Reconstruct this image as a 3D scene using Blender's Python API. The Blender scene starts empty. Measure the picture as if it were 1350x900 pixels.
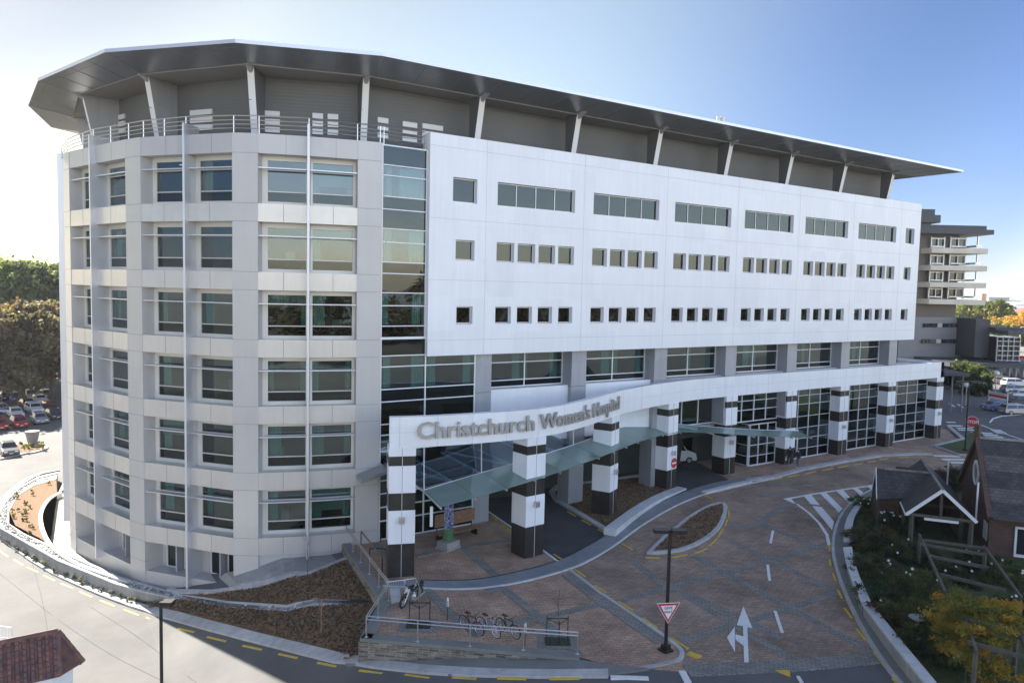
import bpy, bmesh, math, random
import numpy as np
from mathutils import Vector, Matrix
random.seed(7); rng = np.random.default_rng(11)
sc = bpy.context.scene
COL = sc.collection
R_ = math.radians

# ------------------------------------------------------------------ camera
PITCH, ROLL, PHI = R_(4.0333), R_(1.274), R_(56.4993)
_o = (-1.1979, 52.2951); _d = (math.sin(PHI), math.cos(PHI)); _n = (-math.cos(PHI), math.sin(PHI))
CAM = Vector((-(_o[0]*_d[0]+_o[1]*_d[1]), -(_o[0]*_n[0]+_o[1]*_n[1]), 16.5))
def _B(v): return Vector((v[0]*_d[0]+v[1]*_d[1], v[0]*_n[0]+v[1]*_n[1], v[2]))
cp, sp, cr, sr = math.cos(PITCH), math.sin(PITCH), math.cos(ROLL), math.sin(ROLL)
_R0, _U0, _F0 = Vector((1,0,0)), Vector((0,sp,cp)), Vector((0,cp,-sp))
CR, CU, CF = _B(_R0*cr+_U0*sr), _B(_U0*cr-_R0*sr), _B(_F0)
cd = bpy.data.cameras.new('camera'); cam = bpy.data.objects.new('camera', cd); COL.objects.link(cam)
cd.sensor_width = 36; cd.lens = 36*1000.163/1350; cd.clip_start = 0.5; cd.clip_end = 20000
m = Matrix((CR, CU, -CF)).transposed().to_4x4(); m.translation = CAM; cam.matrix_world = m
sc.camera = cam
# ------------------------------------------------------------------ light
SUN_EL, SUN_AZ = 33.0, math.atan2(-0.24, 0.97)      # azimuth of the sun from +Y toward +X
sc.view_settings.view_transform = 'Standard'; sc.view_settings.look = 'None'
sc.view_settings.gamma = 1; sc.view_settings.use_curve_mapping = False
sc.view_settings.exposure = 2.0
w = bpy.data.worlds.new('World'); sc.world = w; w.use_nodes = True
nt = w.node_tree; bg = nt.nodes['Background']; sk = nt.nodes.new('ShaderNodeTexSky')
sk.sky_type = 'NISHITA'; sk.sun_disc = False; sk.sun_elevation = R_(SUN_EL); sk.sun_rotation = SUN_AZ
sk.air_density = 1.0; sk.dust_density = 0.4; sk.ozone_density = 1.5; sk.altitude = 10
# clear autumn sky: brightness and hue vary with the angle from the sun
_tc = nt.nodes.new('ShaderNodeTexCoord'); _dt = nt.nodes.new('ShaderNodeVectorMath'); _dt.operation = 'DOT_PRODUCT'; nt.links.new(_tc.outputs['Generated'], _dt.inputs[0])
_dt.inputs[1].default_value = (math.sin(SUN_AZ)*math.cos(R_(SUN_EL)), math.cos(SUN_AZ)*math.cos(R_(SUN_EL)), math.sin(R_(SUN_EL)))
_mr = nt.nodes.new('ShaderNodeMapRange'); _mr.inputs['From Min'].default_value = -1; nt.links.new(_dt.outputs['Value'], _mr.inputs['Value'])
_rp = nt.nodes.new('ShaderNodeValToRGB'); _cr = _rp.color_ramp; _cr.interpolation = 'EASE'; nt.links.new(_mr.outputs[0], _rp.inputs[0])
_st = ((0.0, (.70,.57,.53)), (.42, (.70,.57,.53)), (.53, (.26,.25,.28)), (.60, (.13,.15,.215)), (.68, (.115,.132,.177)), (.85, (.26,.225,.19)), (.93, (.25,.205,.155)), (.965, (.155,.137,.118)), (1.0, (.06,.055,.05)))
_cr.elements[0].position = 0; _cr.elements[1].position = 1
for _p, _cc in _st[1:-1]: _cr.elements.new(_p)
for _e, (_p, _cc) in zip(_cr.elements, _st): _e.color = (*_cc, 1)
_mu = nt.nodes.new('ShaderNodeVectorMath'); _mu.operation = 'MULTIPLY'; nt.links.new(sk.outputs[0], _mu.inputs[0]); nt.links.new(_rp.outputs[0], _mu.inputs[1])
_s2 = nt.nodes.new('ShaderNodeVectorMath'); _s2.operation = 'SCALE'; _s2.inputs['Scale'].default_value = 1.75; nt.links.new(_mu.outputs[0], _s2.inputs[0]); nt.links.new(_s2.outputs[0], bg.inputs[0]); bg.inputs[1].default_value = 0.12
sl = bpy.data.lights.new('sun', 'SUN'); sl.energy = 5.0; sl.angle = R_(0.5); sl.color = (1.0, 0.94, 0.84)
so = bpy.data.objects.new('sun', sl); COL.objects.link(so)
_sd = Vector((math.sin(SUN_AZ)*math.cos(R_(SUN_EL)), math.cos(SUN_AZ)*math.cos(R_(SUN_EL)), math.sin(R_(SUN_EL))))
so.rotation_euler = _sd.to_track_quat('Z', 'Y').to_euler(); so.location = (-60, 120, 120)
sc.cycles.max_bounces = 6; sc.cycles.transparent_max_bounces = 16; sc.cycles.diffuse_bounces = 3
sc.cycles.use_denoising = True

# ------------------------------------------------------------------ placing helpers: picture measurements -> real points
def ray(x, y): return CF + CR*((x-675)/1000.163) - CU*((y-450)/1000.163)
def onZ(x, y, z=0.0): r = ray(x, y); return CAM + r*((z-CAM.z)/r.z)
def onY(x, y, Y): r = ray(x, y); return CAM + r*((Y-CAM.y)/r.y)
def dep(x, y, D): return CAM + ray(x, y)*D
GP = [(-60,-4.0),(-26,-3.95),(-21,-3.7),(-18,-2.4),(-14.8,-1.15),(-11,-.5),(-6.5,0),(5,0),(22,.45),(600,.45)]
def G(x):
    if x <= GP[0][0]: return GP[0][1]
    for (a, za), (b, zb) in zip(GP, GP[1:]):
        if x <= b: return za+(zb-za)*(x-a)/(b-a)
    return GP[-1][1]
def onG(x, y, h=0.0):
    z = 0.0
    for _ in range(40):
        p = onZ(x, y, z+h); z = 0.6*z+0.4*G(p.x)
    return Vector((p.x, p.y, z+h))
def g2(*pts): return [tuple(onG(x, y)[:2]) for x, y in pts]
def z2(z, *pts): return [tuple(onZ(x, y, z)[:2]) for x, y in pts]

# ------------------------------------------------------------------ materials
def mat(name, col, rough=0.7, metal=0.0, var=0.0, scale=1.0, col2=None, bump=0.0, bscale=None, spec=None, detail=6):
    m = bpy.data.materials.new(name); m.use_nodes = True; t = m.node_tree; b = t.nodes['Principled BSDF']
    b.inputs['Base Color'].default_value = (*col, 1); b.inputs['Roughness'].default_value = rough
    b.inputs['Metallic'].default_value = metal
    if spec is not None: b.inputs['Specular IOR Level'].default_value = spec
    if var or col2 or bump:
        tc = t.nodes.new('ShaderNodeTexCoord')
    if var or col2:
        n = t.nodes.new('ShaderNodeTexNoise'); n.inputs['Scale'].default_value = scale; n.inputs['Detail'].default_value = detail
        n.inputs['Roughness'].default_value = 0.65
        t.links.new(tc.outputs['Object'], n.inputs['Vector'])
        r = t.nodes.new('ShaderNodeValToRGB'); r.color_ramp.elements[0].position = 0.32; r.color_ramp.elements[1].position = 0.68
        c2 = col2 or tuple(min(1, c*(1+var)) for c in col); c1 = col if col2 else tuple(c*(1-var) for c in col)
        r.color_ramp.elements[0].color = (*c1, 1); r.color_ramp.elements[1].color = (*c2, 1)
        t.links.new(n.outputs['Fac'], r.inputs['Fac']); t.links.new(r.outputs['Color'], b.inputs['Base Color'])
    if bump:
        n2 = t.nodes.new('ShaderNodeTexNoise'); n2.inputs['Scale'].default_value = bscale or scale*6; n2.inputs['Detail'].default_value = 4
        t.links.new(tc.outputs['Object'], n2.inputs['Vector'])
        bp = t.nodes.new('ShaderNodeBump'); bp.inputs['Strength'].default_value = bump; bp.inputs['Distance'].default_value = 0.05
        t.links.new(n2.outputs['Fac'], bp.inputs['Height']); t.links.new(bp.outputs['Normal'], b.inputs['Normal'])
    return m
def brick_mat(name, c1, c2, mortar, scale=1.0, rot=0.0, rough=0.85, w=0.5, h=0.25, patch=0.35, pscale=0.15, ms=0.02, vertical=False, rn=0.15):
    m = bpy.data.materials.new(name); m.use_nodes = True; t = m.node_tree; b = t.nodes['Principled BSDF']; L = t.links.new
    tc = t.nodes.new('ShaderNodeTexCoord'); mp = t.nodes.new('ShaderNodeMapping'); mp.inputs['Rotation'].default_value = (R_(90) if vertical else 0, 0, rot)
    if vertical:
        # wrap u = x*cos+y*sin, v = z
        sx = t.nodes.new('ShaderNodeSeparateXYZ'); L(tc.outputs['Object'], sx.inputs[0])
        a = t.nodes.new('ShaderNodeMath'); a.operation = 'MULTIPLY'; a.inputs[1].default_value = math.cos(rot); L(sx.outputs[0], a.inputs[0])
        c = t.nodes.new('ShaderNodeMath'); c.operation = 'MULTIPLY'; c.inputs[1].default_value = math.sin(rot); L(sx.outputs[1], c.inputs[0])
        s = t.nodes.new('ShaderNodeMath'); s.operation = 'ADD'; L(a.outputs[0], s.inputs[0]); L(c.outputs[0], s.inputs[1])
        cb = t.nodes.new('ShaderNodeCombineXYZ'); L(s.outputs[0], cb.inputs[0]); L(sx.outputs[2], cb.inputs[1]); vec = cb.outputs[0]
    else:
        L(tc.outputs['Object'], mp.inputs['Vector']); vec = mp.outputs['Vector']
    br = t.nodes.new('ShaderNodeTexBrick'); L(vec, br.inputs['Vector'])
    br.inputs['Color1'].default_value = (*c1, 1); br.inputs['Color2'].default_value = (*c2, 1); br.inputs['Mortar'].default_value = (*mortar, 1)
    br.inputs['Scale'].default_value = scale; br.inputs['Brick Width'].default_value = w; br.inputs['Row Height'].default_value = h
    br.inputs['Mortar Size'].default_value = ms; br.inputs['Bias'].default_value = 0.0
    n = t.nodes.new('ShaderNodeTexNoise'); n.inputs['Scale'].default_value = pscale; n.inputs['Detail'].default_value = 8; n.inputs['Roughness'].default_value = 0.7
    L(tc.outputs['Object'], n.inputs['Vector'])
    mr = t.nodes.new('ShaderNodeMapRange'); mr.inputs['From Min'].default_value = 0.3; mr.inputs['From Max'].default_value = 0.7
    mr.inputs['To Min'].default_value = 1-patch; mr.inputs['To Max'].default_value = 1+patch; L(n.outputs['Fac'], mr.inputs['Value'])
    vm = t.nodes.new('ShaderNodeVectorMath'); vm.operation = 'SCALE'; L(br.outputs['Color'], vm.inputs[0]); L(mr.outputs['Result'], vm.inputs['Scale'])
    L(vm.outputs[0], b.inputs['Base Color']); b.inputs['Roughness'].default_value = rough
    bp = t.nodes.new('ShaderNodeBump'); bp.inputs['Strength'].default_value = 0.4; bp.inputs['Distance'].default_value = 0.01
    L(br.outputs['Fac'], bp.inputs['Height']); bp.invert = True; L(bp.outputs['Normal'], b.inputs['Normal'])
    return m
def glass_mat(name, tint=(0.35,0.5,0.5), refl=0.28, gl=(0.78,0.93,1.0), rough=0.01):
    m = bpy.data.materials.new(name); m.use_nodes = True; t = m.node_tree; t.nodes.clear(); L = t.links.new
    o = t.nodes.new('ShaderNodeOutputMaterial'); mx = t.nodes.new('ShaderNodeMixShader')
    tr = t.nodes.new('ShaderNodeBsdfTransparent'); tr.inputs[0].default_value = (*tint, 1)
    g = t.nodes.new('ShaderNodeBsdfGlossy'); g.inputs['Color'].default_value = (*gl, 1); g.inputs['Roughness'].default_value = rough
    lw = t.nodes.new('ShaderNodeLayerWeight'); lw.inputs['Blend'].default_value = 0.25
    mr = t.nodes.new('ShaderNodeMapRange'); mr.inputs['To Min'].default_value = refl*0.6; mr.inputs['To Max'].default_value = 1.0
    L(lw.outputs['Fresnel'], mr.inputs['Value']); L(mr.outputs['Result'], mx.inputs['Fac'])
    tc = t.nodes.new('ShaderNodeTexCoord'); n = t.nodes.new('ShaderNodeTexNoise'); n.inputs['Scale'].default_value = 0.35; n.inputs['Detail'].default_value = 1
    L(tc.outputs['Object'], n.inputs['Vector']); bp = t.nodes.new('ShaderNodeBump'); bp.inputs['Strength'].default_value = 0.06; bp.inputs['Distance'].default_value = 0.3
    L(n.outputs['Fac'], bp.inputs['Height']); L(bp.outputs['Normal'], g.inputs['Normal'])
    L(tr.outputs[0], mx.inputs[1]); L(g.outputs[0], mx.inputs[2]); L(mx.outputs[0], o.inputs[0]); return m
def stripe_mat(name, col, axis_z_period=0.16, rough=0.5, metal=0.0, depth=0.02):
    m = mat(name, col, rough, metal, var=0.06, scale=0.5); t = m.node_tree; L = t.links.new; b = t.nodes['Principled BSDF']
    tc = t.nodes.new('ShaderNodeTexCoord'); wv = t.nodes.new('ShaderNodeTexWave'); wv.wave_type = 'BANDS'; wv.bands_direction = 'Z'; wv.wave_profile = 'SAW'
    wv.inputs['Scale'].default_value = 0.314/axis_z_period; L(tc.outputs['Object'], wv.inputs['Vector'])
    bp = t.nodes.new('ShaderNodeBump'); bp.inputs['Strength'].default_value = 1.0; bp.inputs['Distance'].default_value = depth
    L(wv.outputs['Fac'], bp.inputs['Height']); L(bp.outputs['Normal'], b.inputs['Normal']); return m

MT = {}
def weather(m, amt=.07, sc=(1.6, 1.6, .10), seed=0.0):
    '''faint vertical rain streaks and broad panel-to-panel tone shifts, multiplied into the cladding colour'''
    t = m.node_tree; b = t.nodes['Principled BSDF']; L = t.links.new; src = b.inputs['Base Color'].links[0].from_socket if b.inputs['Base Color'].links else None
    tc = t.nodes.new('ShaderNodeTexCoord'); mp = t.nodes.new('ShaderNodeMapping'); mp.inputs['Scale'].default_value = sc; L(tc.outputs['Object'], mp.inputs['Vector'])
    n = t.nodes.new('ShaderNodeTexNoise'); n.inputs['Scale'].default_value = 1.6; n.inputs['Detail'].default_value = 8; n.inputs['Roughness'].default_value = .7; L(mp.outputs[0], n.inputs['Vector'])
    v = t.nodes.new('ShaderNodeTexVoronoi'); v.feature = 'F1'; v.distance = 'CHEBYCHEV'; v.inputs['Scale'].default_value = .42; v.inputs['Randomness'].default_value = .25; L(tc.outputs['Object'], v.inputs['Vector'])
    sx = t.nodes.new('ShaderNodeSeparateXYZ'); L(v.outputs['Color'], sx.inputs[0])
    r1 = t.nodes.new('ShaderNodeMapRange'); r1.inputs['From Min'].default_value = .35; r1.inputs['From Max'].default_value = .7; r1.inputs['To Min'].default_value = 1; r1.inputs['To Max'].default_value = 1-amt; L(n.outputs['Fac'], r1.inputs['Value'])
    r2 = t.nodes.new('ShaderNodeMapRange'); r2.inputs['To Min'].default_value = 1-amt*.5; r2.inputs['To Max'].default_value = 1+amt*.3; L(sx.outputs[0], r2.inputs['Value'])
    mu = t.nodes.new('ShaderNodeMath'); mu.operation = 'MULTIPLY'; L(r1.outputs[0], mu.inputs[0]); L(r2.outputs[0], mu.inputs[1])
    vm = t.nodes.new('ShaderNodeVectorMath'); vm.operation = 'SCALE'; L(mu.outputs[0], vm.inputs['Scale'])
    if src: L(src, vm.inputs[0])
    else: vm.inputs[0].default_value = b.inputs['Base Color'].default_value[:3]
    L(vm.outputs[0], b.inputs['Base Color']); return m
MT['white'] = mat('white_cladding', (.80,.81,.82), .35, var=.025, scale=.4, spec=.5)
MT['joint'] = mat('joint_seal', (.50,.51,.53), .8)
MT['silver'] = mat('silver_grey_panel', (.50,.49,.47), .38, metal=.15, var=.03, scale=.5)
MT['silverjoint'] = mat('grey_panel_joint', (.22,.22,.23), .8)
MT['spandrel'] = mat('spandrel_panel', (.60,.58,.54), .30, metal=.35, var=.03, scale=.7)
MT['grey'] = mat('grey_column_panel', (.36,.37,.39), .4, metal=.1, var=.03, scale=.6)
MT['roofmetal'] = mat('roof_metal_panel', (.34,.35,.37), .32, metal=.75, var=.05, scale=.6)
MT['soffit'] = mat('soffit_lining', (.32,.295,.27), .7, var=.04, scale=.4)
MT['louvre'] = stripe_mat('louvre_cladding', (.145,.150,.155), .22, .55, 0.1, .05)
MT['fin'] = mat('fin_metal', (.62,.63,.65), .35, metal=.5)
MT['frame'] = mat('window_frame', (.72,.73,.74), .4, metal=.2)
MT['frame2'] = mat('cream_window_frame', (.66,.64,.58), .4, metal=.1)
MT['steel'] = mat('brushed_steel', (.60,.59,.57), .3, metal=.85)
MT['glass'] = glass_mat('window_glass', (.30,.46,.43), .15)
MT['glassdark'] = glass_mat('dark_spandrel_glass', (.02,.025,.03), .055)
MT['glasscan'] = glass_mat('canopy_glass', (.62,.74,.72), .42, gl=(.85,.95,.95), rough=.08)
_t = MT['glasscan'].node_tree; _o = next(n for n in _t.nodes if n.type == 'OUTPUT_MATERIAL'); _mx = _o.inputs[0].links[0].from_node
_d = _t.nodes.new('ShaderNodeBsdfDiffuse'); _d.inputs[0].default_value = (.42,.54,.45,1); _tl = _t.nodes.new('ShaderNodeBsdfTranslucent'); _tl.inputs[0].default_value = (.34,.44,.42,1)
_a = _t.nodes.new('ShaderNodeMixShader'); _a.inputs[0].default_value = .35; _t.links.new(_d.outputs[0], _a.inputs[1]); _t.links.new(_tl.outputs[0], _a.inputs[2])
_b = _t.nodes.new('ShaderNodeMixShader'); _b.inputs[0].default_value = .48; _t.links.new(_mx.outputs[0], _b.inputs[1]); _t.links.new(_a.outputs[0], _b.inputs[2]); _t.links.new(_b.outputs[0], _o.inputs[0])
MT['lettering'] = mat('lettering_metal', (.42,.41,.39), .35, metal=.6)
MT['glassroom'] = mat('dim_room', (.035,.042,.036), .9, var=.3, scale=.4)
MT['curtain'] = mat('curtain_fabric', (.30,.52,.52), .9, var=.12, scale=6)
MT['black'] = mat('dark_stone_cladding', (.030,.027,.024), .35, var=.3, scale=2.5)
MT['asphalt'] = mat('asphalt', (.055,.055,.057), .9, var=.22, scale=.6, bump=.4, bscale=40)
MT['road'] = mat('road_asphalt', (.115,.113,.11), .88, var=.22, scale=.22, bump=.4, bscale=30, detail=12)
MT['brick'] = brick_mat('brown_pavers', (.47,.30,.20), (.35,.225,.155), (.20,.155,.12), 1.0, R_(22), w=.42, h=.21, ms=.018, patch=.42, pscale=.45)
MT['darkpaver'] = brick_mat('grey_pavers', (.27,.25,.22), (.20,.19,.17), (.13,.12,.105), 1.0, R_(50), w=.4, h=.2, ms=.02, patch=.25, pscale=.6)
MT['channel'] = mat('grey_channel_concrete', (.25,.26,.27), .8, var=.15, scale=.8, bump=.2, bscale=20)
MT['concrete'] = mat('concrete', (.34,.33,.31), .85, var=.14, scale=.9, bump=.3, bscale=14)
MT['kerb'] = mat('pale_kerb', (.50,.49,.47), .8, var=.12, scale=1.2, bump=.2, bscale=16)
MT['footpath'] = mat('footpath_asphalt', (.20,.20,.185), .9, var=.15, scale=.7, bump=.4, bscale=30)
MT['whitecap'] = mat('pale_wall_cap', (.62,.62,.61), .7, var=.09, scale=1.5)
MT['paint'] = mat('white_road_paint', (.72,.72,.70), .7, var=.10, scale=5)
MT['yellow'] = mat('yellow_road_paint', (.62,.42,.05), .7, var=.14, scale=5)
MT['bark'] = mat('bark_mulch', (.13,.075,.042), 1.0, col2=(.28,.17,.09), scale=9, bump=1.0, bscale=22)
MT['stone'] = brick_mat('rubble_stone', (.26,.22,.16), (.08,.07,.06), (.26,.24,.20), 1.0, 0.3, w=.27, h=.115, ms=.012, patch=.5, pscale=2.0, vertical=True)
MT['redbrick'] = brick_mat('red_brickwork', (.115,.05,.034), (.075,.035,.026), (.15,.13,.11), 1.0, R_(-55), w=.25, h=.09, ms=.008, patch=.3, pscale=1.5, vertical=True)
MT['slate'] = brick_mat('slate_roofing', (.075,.072,.075), (.05,.047,.047), (.03,.03,.03), 1.0, R_(55), w=.3, h=.2, ms=.012, patch=.3, pscale=.8)
MT['timber'] = mat('weathered_timber', (.10,.088,.07), .85, var=.25, scale=3, bump=.4)
MT['darktimber'] = mat('dark_timber', (.06,.045,.035), .8, var=.25, scale=4)
MT['bench'] = mat('bench_timber', (.27,.155,.085), .6, var=.25, scale=5)
MT['blackpaint'] = mat('black_painted_steel', (.020,.018,.018), .4, metal=.2)
MT['rubber'] = mat('rubber', (.02,.02,.02), .8)
MT['whitepaint'] = mat('white_paint', (.75,.75,.74), .5)
MT['red'] = mat('red_paint', (.50,.025,.03), .45)
MT['terracotta'] = mat('terracotta_tile', (.27,.12,.09), .8, col2=(.08,.06,.06), scale=3.2, bump=.4)
MT['grass'] = mat('mown_grass', (.035,.06,.015), .95, col2=(.08,.10,.03), scale=3, bump=.6, bscale=40)
MT['earth'] = mat('city_ground', (.13,.13,.115), .95, col2=(.24,.23,.20), scale=.02)
MT['hedge'] = mat('hedge_leaf', (.03,.05,.02), .7)

for _k, _a in (('white', .075), ('silver', .06), ('spandrel', .07), ('grey', .14), ('roofmetal', .15), ('soffit', .12), ('whitecap', .2), ('concrete', .25), ('kerb', .25), ('black', .3), ('channel', .2)): weather(MT[_k], _a)
MT['glassclear'] = glass_mat('clear_roof_glass', (.72,.80,.77), .16)
MT['platedark'] = mat('dark_column_web', (.11,.115,.12), .6)
MT['brickdrive'] = brick_mat('worn_drive_pavers', (.36,.245,.17), (.26,.18,.13), (.16,.125,.10), 1.0, R_(22), w=.42, h=.21, ms=.018, patch=.5, pscale=.22)
MT['blind'] = mat('roller_blind', (.42,.42,.38), .9)
MT['ceillight'] = mat('lit_ceiling_panel', (.8,.8,.75), .6); MT['ceillight'].node_tree.nodes['Principled BSDF'].inputs['Emission Color'].default_value = (1, .93, .75, 1); MT['ceillight'].node_tree.nodes['Principled BSDF'].inputs['Emission Strength'].default_value = .35
# ------------------------------------------------------------------ mesh builder
class MB:
    def __init__(s): s.v = []; s.f = []; s.mi = []
    def poly(s, pts, mi=0):
        b = len(s.v); s.v += [tuple(p) for p in pts]; s.f.append(tuple(range(b, b+len(pts)))); s.mi.append(mi)
    def hexa(s, P, mi=0):       # P: 4 bottom ccw, 4 top ccw
        b = len(s.v); s.v += [tuple(p) for p in P]
        for q in ((3,2,1,0),(4,5,6,7),(0,1,5,4),(1,2,6,5),(2,3,7,6),(3,0,4,7)):
            s.f.append(tuple(b+i for i in q)); s.mi.append(mi)
    def box(s, x0, x1, y0, y1, z0, z1, mi=0):
        s.hexa([(x0,y0,z0),(x1,y0,z0),(x1,y1,z0),(x0,y1,z0),(x0,y0,z1),(x1,y0,z1),(x1,y1,z1),(x0,y1,z1)], mi)
    def ob(s, O, ex, x0, x1, d0, d1, z0, z1, mi=0):   # box in a wall frame: ex along, d outward = (ex.y,-ex.x)
        n = (ex[1], -ex[0])
        def P(x, d, z): return (O[0]+ex[0]*x+n[0]*d, O[1]+ex[1]*x+n[1]*d, z)
        s.hexa([P(x0,d1,z0),P(x1,d1,z0),P(x1,d0,z0),P(x0,d0,z0),P(x0,d1,z1),P(x1,d1,z1),P(x1,d0,z1),P(x0,d0,z1)], mi)
    def bar(s, a, b, w, h=None, mi=0):                # rectangular bar between two points
        a = Vector(a); b = Vector(b); h = h or w; d = (b-a)
        if d.length < 1e-6: return
        d.normalize(); up = Vector((0,0,1)) if abs(d.z) < .95 else Vector((0,1,0))
        x = d.cross(up).normalized()*(w/2); y = x.cross(d).normalized()*(h/2)
        s.hexa([a-x-y, a+x-y, a+x+y, a-x+y, b-x-y, b+x-y, b+x+y, b-x+y], mi)
    def tube(s, a, b, r0, r1=None, n=8, mi=0):
        a = Vector(a); b = Vector(b); r1 = r0 if r1 is None else r1; d = (b-a)
        if d.length < 1e-6: return
        d.normalize(); up = Vector((0,0,1)) if abs(d.z) < .95 else Vector((0,1,0))
        x = d.cross(up).normalized(); y = x.cross(d); k = len(s.v)
        for c, r in ((a, r0), (b, r1)):
            for i in range(n):
                t = 2*math.pi*i/n; s.v.append(tuple(c+x*math.cos(t)*r+y*math.sin(t)*r))
        for i in range(n):
            j = (i+1) % n; s.f.append((k+i, k+j, k+n+j, k+n+i)); s.mi.append(mi)
        s.f.append(tuple(k+i for i in reversed(range(n)))); s.mi.append(mi)
        s.f.append(tuple(k+n+i for i in range(n))); s.mi.append(mi)
    def path(s, pts, r, n=6, mi=0):
        for a, b in zip(pts, pts[1:]): s.tube(a, b, r, r, n, mi)
    def lathe(s, c, prof, n=12, mi=0):                # prof: (r,z)
        k = len(s.v)
        for r, z in prof:
            for i in range(n): t = 2*math.pi*i/n; s.v.append((c[0]+r*math.cos(t), c[1]+r*math.sin(t), c[2]+z))
        for a in range(len(prof)-1):
            for i in range(n):
                j = (i+1) % n; s.f.append((k+a*n+i, k+a*n+j, k+(a+1)*n+j, k+(a+1)*n+i)); s.mi.append(mi)
        s.f.append(tuple(k+(len(prof)-1)*n+i for i in range(n))); s.mi.append(mi)
    def prism(s, pts, z0, z1, mi=0, mit=None):        # z0,z1: numbers or functions of (x,y)
        f0 = z0 if callable(z0) else (lambda x, y: z0); f1 = z1 if callable(z1) else (lambda x, y: z1)
        n = len(pts); k = len(s.v)
        s.v += [(x, y, f0(x, y)) for x, y in pts]+[(x, y, f1(x, y)) for x, y in pts]
        s.f.append(tuple(k+n+i for i in range(n))); s.mi.append(mi if mit is None else mit)
        s.f.append(tuple(k+i for i in reversed(range(n)))); s.mi.append(mi)
        for i in range(n): j = (i+1) % n; s.f.append((k+i, k+j, k+n+j, k+n+i)); s.mi.append(mi)
    def build(s, name, mats, parent=None, smooth=False):
        me = bpy.data.meshes.new(name); me.from_pydata(s.v, [], s.f)
        mats = mats if isinstance(mats, (list, tuple)) else [mats]
        for m_ in mats: me.materials.append(MT[m_] if isinstance(m_, str) else m_)
        if len(mats) > 1: me.polygons.foreach_set('material_index', s.mi)
        if smooth: me.shade_smooth()
        me.update(); o = bpy.data.objects.new(name, me); COL.objects.link(o)
        if parent is not None: o.parent = parent
        return o
def tag(o, label=None, cat=None, group=None, kind=None):
    if label: o['label'] = label
    if cat: o['category'] = cat
    if group: o['group'] = group
    if kind: o['kind'] = kind
    return o
def thing(name, label, cat, loc=(0,0,0), rz=0, group=None):
    o = bpy.data.objects.new(name, None); COL.objects.link(o); o.location = loc; o.rotation_euler = (0, 0, rz); o.empty_display_size = .3
    return tag(o, label, cat, group)
def kids(o): return [c for c in bpy.data.objects if c.parent == o]
def copy_tree(o, kidmap, parent=None):
    c = o.copy(); COL.objects.link(c); c.parent = parent
    for ch in kidmap.get(o.name, []): copy_tree(ch, kidmap, c)
    return c
def kidmap():
    d = {}
    for o in bpy.data.objects:
        if o.parent: d.setdefault(o.parent.name, []).append(o)
    return d
def fix(o): bmx = bmesh.new(); bmx.from_mesh(o.data); bmesh.ops.recalc_face_normals(bmx, faces=bmx.faces); bmx.to_mesh(o.data); bmx.free(); return o
def dens(pts, step=1.0):
    out = [pts[0]]
    for a, b in zip(pts, pts[1:]):
        L = math.dist(a, b); n = max(1, int(L/step))
        for i in range(1, n+1): out.append((a[0]+(b[0]-a[0])*i/n, a[1]+(b[1]-a[1])*i/n))
    return out
def smooth_line(pts, it=2):
    for _ in range(it):
        q = [pts[0]]
        for a, b in zip(pts, pts[1:]):
            q += [(a[0]*.75+b[0]*.25, a[1]*.75+b[1]*.25), (a[0]*.25+b[0]*.75, a[1]*.25+b[1]*.75)]
        q.append(pts[-1]); pts = q
    return pts
def sheet(name, pts, off, m_, zf=None, kind='structure', parent=None, xs=True):
    zf = zf or (lambda x, y: G(x))
    b = bmesh.new(); b.faces.new([b.verts.new((x, y, 0)) for x, y in pts])
    bmesh.ops.triangulate(b, faces=b.faces[:])
    x0 = min(p[0] for p in pts); x1 = max(p[0] for p in pts)
    if xs:
        x = max(x0, -30)+.5
        while x < min(x1, 24):
            bmesh.ops.bisect_plane(b, geom=b.verts[:]+b.edges[:]+b.faces[:], plane_co=(x, 0, 0), plane_no=(1, 0, 0)); x += .8
    for v in b.verts: v.co.z = zf(v.co.x, v.co.y)+off
    bmesh.ops.recalc_face_normals(b, faces=b.faces)
    me = bpy.data.meshes.new(name); b.to_mesh(me); b.free()
    if me.polygons and sum(p.normal.z for p in me.polygons) < 0: me.flip_normals()
    me.materials.append(MT[m_]); o = bpy.data.objects.new(name, me); COL.objects.link(o)
    if parent: o.parent = parent
    elif kind: o['kind'] = kind
    return o
def ribbon(mb, pts, w, z0, z1, mi=0, mit=None, closed=False):   # box-section ribbon along pts; z0,z1 functions of x,y or numbers; w may be (left,right)
    wl, wr = w if isinstance(w, tuple) else (w/2, w/2)
    f0 = z0 if callable(z0) else (lambda x, y: z0); f1 = z1 if callable(z1) else (lambda x, y: z1)
    n = len(pts); Lp = []; Rp = []
    for i, p in enumerate(pts):
        a = pts[(i-1) % n] if (closed or i > 0) else pts[i]; c = pts[(i+1) % n] if (closed or i < n-1) else pts[i]
        dx, dy = c[0]-a[0], c[1]-a[1]; l = math.hypot(dx, dy) or 1; nx, ny = -dy/l, dx/l
        Lp.append((p[0]+nx*wl, p[1]+ny*wl)); Rp.append((p[0]-nx*wr, p[1]-ny*wr))
    ribbon2(mb, Lp, Rp, f0, f1, mi, mit, closed)
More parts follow.
